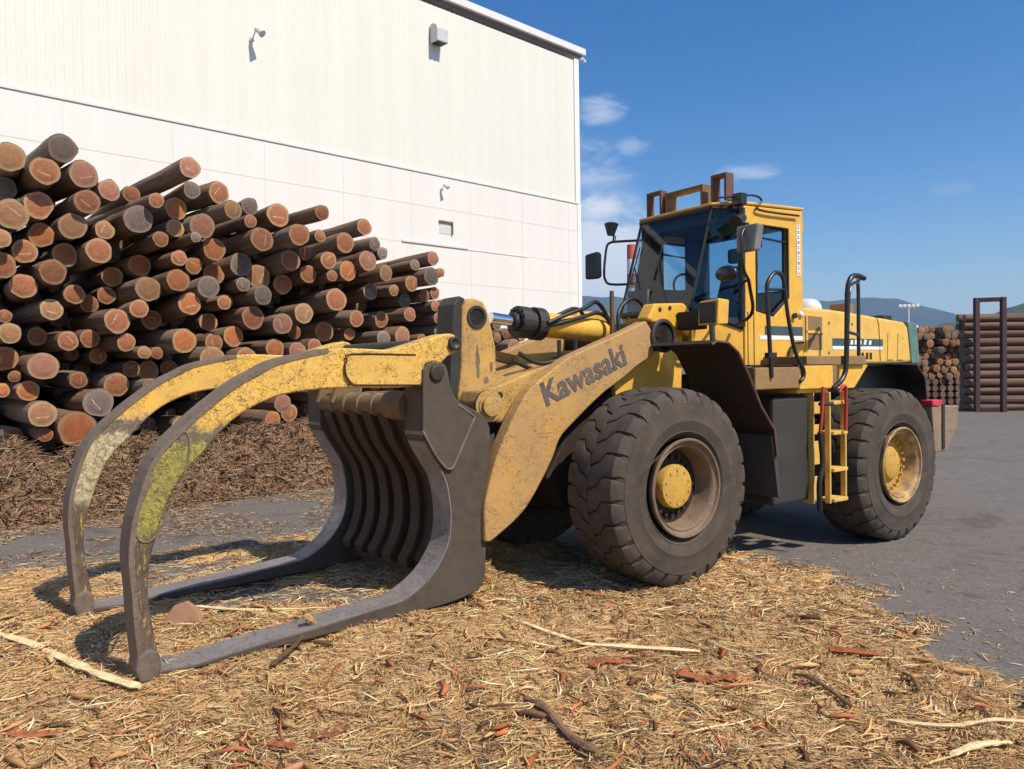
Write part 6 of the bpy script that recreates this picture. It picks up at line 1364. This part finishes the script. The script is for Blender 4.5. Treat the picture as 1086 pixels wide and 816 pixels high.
# distant light mast
x, y = polar(964, 300); mt = empty('light_mast', (x, y, GB)); tag(mt, 'distant mast with a row of white floodlights above the engine hood', 'light mast')
MB().tube([(0, 0, 0), (0, 0, 24)], .3, 8).build('mast', 'fascia', mt)
MB().box((0, 0, 24.2), (7.5, .5, .5)).build('crossarm', 'fascia', mt)
for i in range(5): MB().box((-3.4+i*1.7, -.3, 24.9), (1.2, .6, .9)).build('floodlight', 'white_paint', mt)
def ridge(name, dist, depth, px0, px1, hfun, mat, label, n=160, rows=10):
    xs = np.linspace(px0, px1, n); vs = []; fs = []
    for r in range(rows):
        t = r/(rows-1)
        for i, px in enumerate(xs):
            d = dist-depth*(1-t) if t < 1 else dist
            x = (px-543)/816*dist; h = hfun(px)*dist/816
            prof = math.sin(t*math.pi/2)**1.2
            hh = h*prof*(1+.10*(mnoise.noise(Vector((px*.05, t*4, dist*.01))))*(1-t))+ (mnoise.noise(Vector((px*.11, t*7, 3.3)))*2.0*dist/816*(.4 if t == 1 else 1))
            vs.append((x, d, max(hh, 0)+(-1 if t == 0 else 0)))
    # back slope
    for i, px in enumerate(xs): vs.append(((px-543)/816*dist, dist+depth, -2))
    R2 = rows+1
    for r in range(R2-1):
        for i in range(n-1): fs.append((r*n+i, r*n+i+1, (r+1)*n+i+1, (r+1)*n+i))
    m = MB(); m.add(vs, fs); o = m.build(name, mat, smooth=True, closed_norm=False); tag(o, label, name, kind='structure'); return o
ip = lambda xs, ys: (lambda px: float(np.interp(px, xs, ys)))
ridge('hills', 5200, 1500, -500, 1600, ip([-500, 0, 560, 620, 700, 800, 880, 905, 925, 950, 975, 1000, 1040, 1200, 1900], [60, 70, 75, 77, 72, 66, 68, 71, 70, 64, 54, 44, 38, 50, 30]), 'hill_far', 'blue hazy mountain ridge along the horizon')
ridge('near_hills', 1500, 500, 930, 1900, ip([930, 985, 1005, 1030, 1050, 1065, 1086, 1120, 1300, 1900], [20, 40, 45, 44, 50, 58, 64, 70, 80, 40]), 'hill_near', 'green wooded hill behind the far log stacks', n=220)

hz = MB().bb(-7600, 7600, -400, 7400, -3, 530).build('haze', 'dark_part'); tag(hz, kind='stuff')
k = NT('haze_air'); k.n.remove(k.b); pv = k.node('ShaderNodeVolumePrincipled'); pv.inputs['Color'].default_value = (*HAZE_C, 1); pv.inputs['Density'].default_value = HAZE_D; pv.inputs['Anisotropy'].default_value = 0
k.link(pv.outputs[0], k.n['Material Output'].inputs['Volume']); hz.data.materials.clear(); hz.data.materials.append(k.m)
# ================================================================== LIGHT, SKY, CAMERA
AZ, EL = R_(50), R_(50.5)
sv = Vector((math.sin(AZ)*math.cos(EL), -math.cos(AZ)*math.cos(EL), math.sin(EL)))
sl = bpy.data.lights.new('sun', 'SUN'); sl.energy = SUN_E; sl.angle = R_(.53); sl.color = (1, .89, .74)
so = bpy.data.objects.new('sun', sl); col.objects.link(so); so.rotation_euler = sv.to_track_quat('Z', 'Y').to_euler(); so.location = (20, -20, 40)
w = bpy.data.worlds.new('World'); sc.world = w; w.use_nodes = True; t = w.node_tree; bg = t.nodes['Background']; bg.inputs[1].default_value = SKY_E
sk = t.nodes.new('ShaderNodeTexSky'); sk.sky_type = 'NISHITA'; sk.sun_disc = False; sk.sun_elevation = EL; sk.sun_rotation = math.atan2(sv.x, sv.y)
sk.altitude = 0; sk.air_density = 1.0; sk.dust_density = .6; sk.ozone_density = 2.2
# clouds: patchy noise kept to low parts of the sky near the chimneys
def N(tp, **k):
    o = t.nodes.new(tp)
    for a, v in k.items(): setattr(o, a, v)
    return o
tc = N('ShaderNodeTexCoord'); gen = tc.outputs['Generated']
def dirv(px, py):
    v = Vector(((px-543)/816, 1, (393-.015*(px-543)-py)/816)); return v.normalized()
def blob(px, py, rad, squash=1.0):
    d = dirv(px, py); sub = N('ShaderNodeVectorMath', operation='SUBTRACT'); t.links.new(gen, sub.inputs[0]); sub.inputs[1].default_value = d
    mul = N('ShaderNodeVectorMath', operation='MULTIPLY'); t.links.new(sub.outputs[0], mul.inputs[0]); mul.inputs[1].default_value = (1, 1, squash)
    ln = N('ShaderNodeVectorMath', operation='LENGTH'); t.links.new(mul.outputs[0], ln.inputs[0])
    mr = N('ShaderNodeMapRange'); mr.interpolation_type = 'SMOOTHSTEP'; t.links.new(ln.outputs['Value'], mr.inputs[0]); mr.inputs[1].default_value = 0; mr.inputs[2].default_value = rad/816; mr.inputs[3].default_value = 1; mr.inputs[4].default_value = 0
    return mr.outputs[0]
def mth(op, a, b):
    o = N('ShaderNodeMath', operation=op)
    for i, v in ((0, a), (1, b)):
        if isinstance(v, bpy.types.NodeSocket): t.links.new(v, o.inputs[i])
        else: o.inputs[i].default_value = v
    return o.outputs[0]
def cn(scale, vec_scale, det=8, dist=.3):
    mp = N('ShaderNodeMapping'); mp.inputs['Scale'].default_value = vec_scale; t.links.new(gen, mp.inputs[0])
    o = N('ShaderNodeTexNoise'); o.inputs['Scale'].default_value = scale; o.inputs['Detail'].default_value = det; o.inputs['Roughness'].default_value = .58; o.inputs['Distortion'].default_value = dist
    t.links.new(mp.outputs[0], o.inputs['Vector']); return o.outputs['Fac']
def ramp(src, a, b, v=1.0):
    mr = N('ShaderNodeMapRange'); mr.interpolation_type = 'SMOOTHSTEP'; t.links.new(src, mr.inputs[0]); mr.inputs[1].default_value = a; mr.inputs[2].default_value = b; mr.inputs[4].default_value = v; return mr.outputs[0]
n1 = cn(13, (1, 1, 1.6)); n2 = cn(17, (1, 1, 2.6), 8, .8)
cover = None
for px, py, rad, sq, st, nz, lo, hi in [(632, 282, 95, .9, 1.0, n1, .18, .50), (668, 300, 60, 1.0, .9, n1, .18, .50), (640, 118, 40, 1.7, .7, n2, .24, .78), (626, 195, 75, 1.1, .5, n2, .28, .80), (674, 158, 34, 2.0, .4, n2, .30, .78), (798, 183, 52, 3.0, .45, n2, .28, .76), (1012, 205, 40, 3, .10, n2, .3, .6), (-400, 250, 300, 1, .9, n1, .45, .62), (1900, 250, 300, 1, .9, n1, .45, .62)]:
    b = mth('MULTIPLY', blob(px, py, rad, sq), 1.0); q = mth('MULTIPLY', ramp(mth('ADD', nz, mth('MULTIPLY', mth('SUBTRACT', b, .55), .45)), lo+.08, hi+.06, st), ramp(b, .0, .35))
    cover = q if cover is None else mth('MAXIMUM', cover, q)
mx = N('ShaderNodeMix', data_type='RGBA'); t.links.new(cover, mx.inputs[0]); 
hs = N('ShaderNodeHueSaturation'); hs.inputs['Saturation'].default_value = SKY_SAT; hs.inputs['Value'].default_value = 1.0; hs.inputs['Hue'].default_value = .506; t.links.new(sk.outputs[0], hs.inputs['Color']); t.links.new(hs.outputs[0], mx.inputs[6]); mx.inputs[7].default_value = CLOUD
t.links.new(mx.outputs[2], bg.inputs[0])

cam = bpy.data.cameras.new('camera'); cam.sensor_width = 36; cam.lens = 816/1086*36; cam.clip_end = 20000; cam.clip_start = .05
co_ = bpy.data.objects.new('camera', cam); col.objects.link(co_); sc.camera = co_
pitch = math.atan(15/816); roll = .015
fw = Vector((0, math.cos(pitch), -math.sin(pitch))); r0 = Vector((1, 0, 0)); u0 = r0.cross(fw)
r_ = r0*math.cos(roll)-u0*math.sin(roll); u_ = u0*math.cos(roll)+r0*math.sin(roll)
mw = Matrix((r_, u_, -fw)).transposed().to_4x4(); mw.translation = Vector((0, 0, 1.87)); co_.matrix_world = mw
sc.view_settings.view_transform = 'Standard'; sc.view_settings.look = 'None'; sc.view_settings.exposure = EXPO; sc.view_settings.gamma = 1
sc.cycles.use_denoising = True; sc.cycles.max_bounces = 6; sc.cycles.diffuse_bounces = 3; sc.cycles.glossy_bounces = 3; sc.cycles.transparent_max_bounces = 12; sc.cycles.volume_bounces = 0
sc.render.film_transparent = False
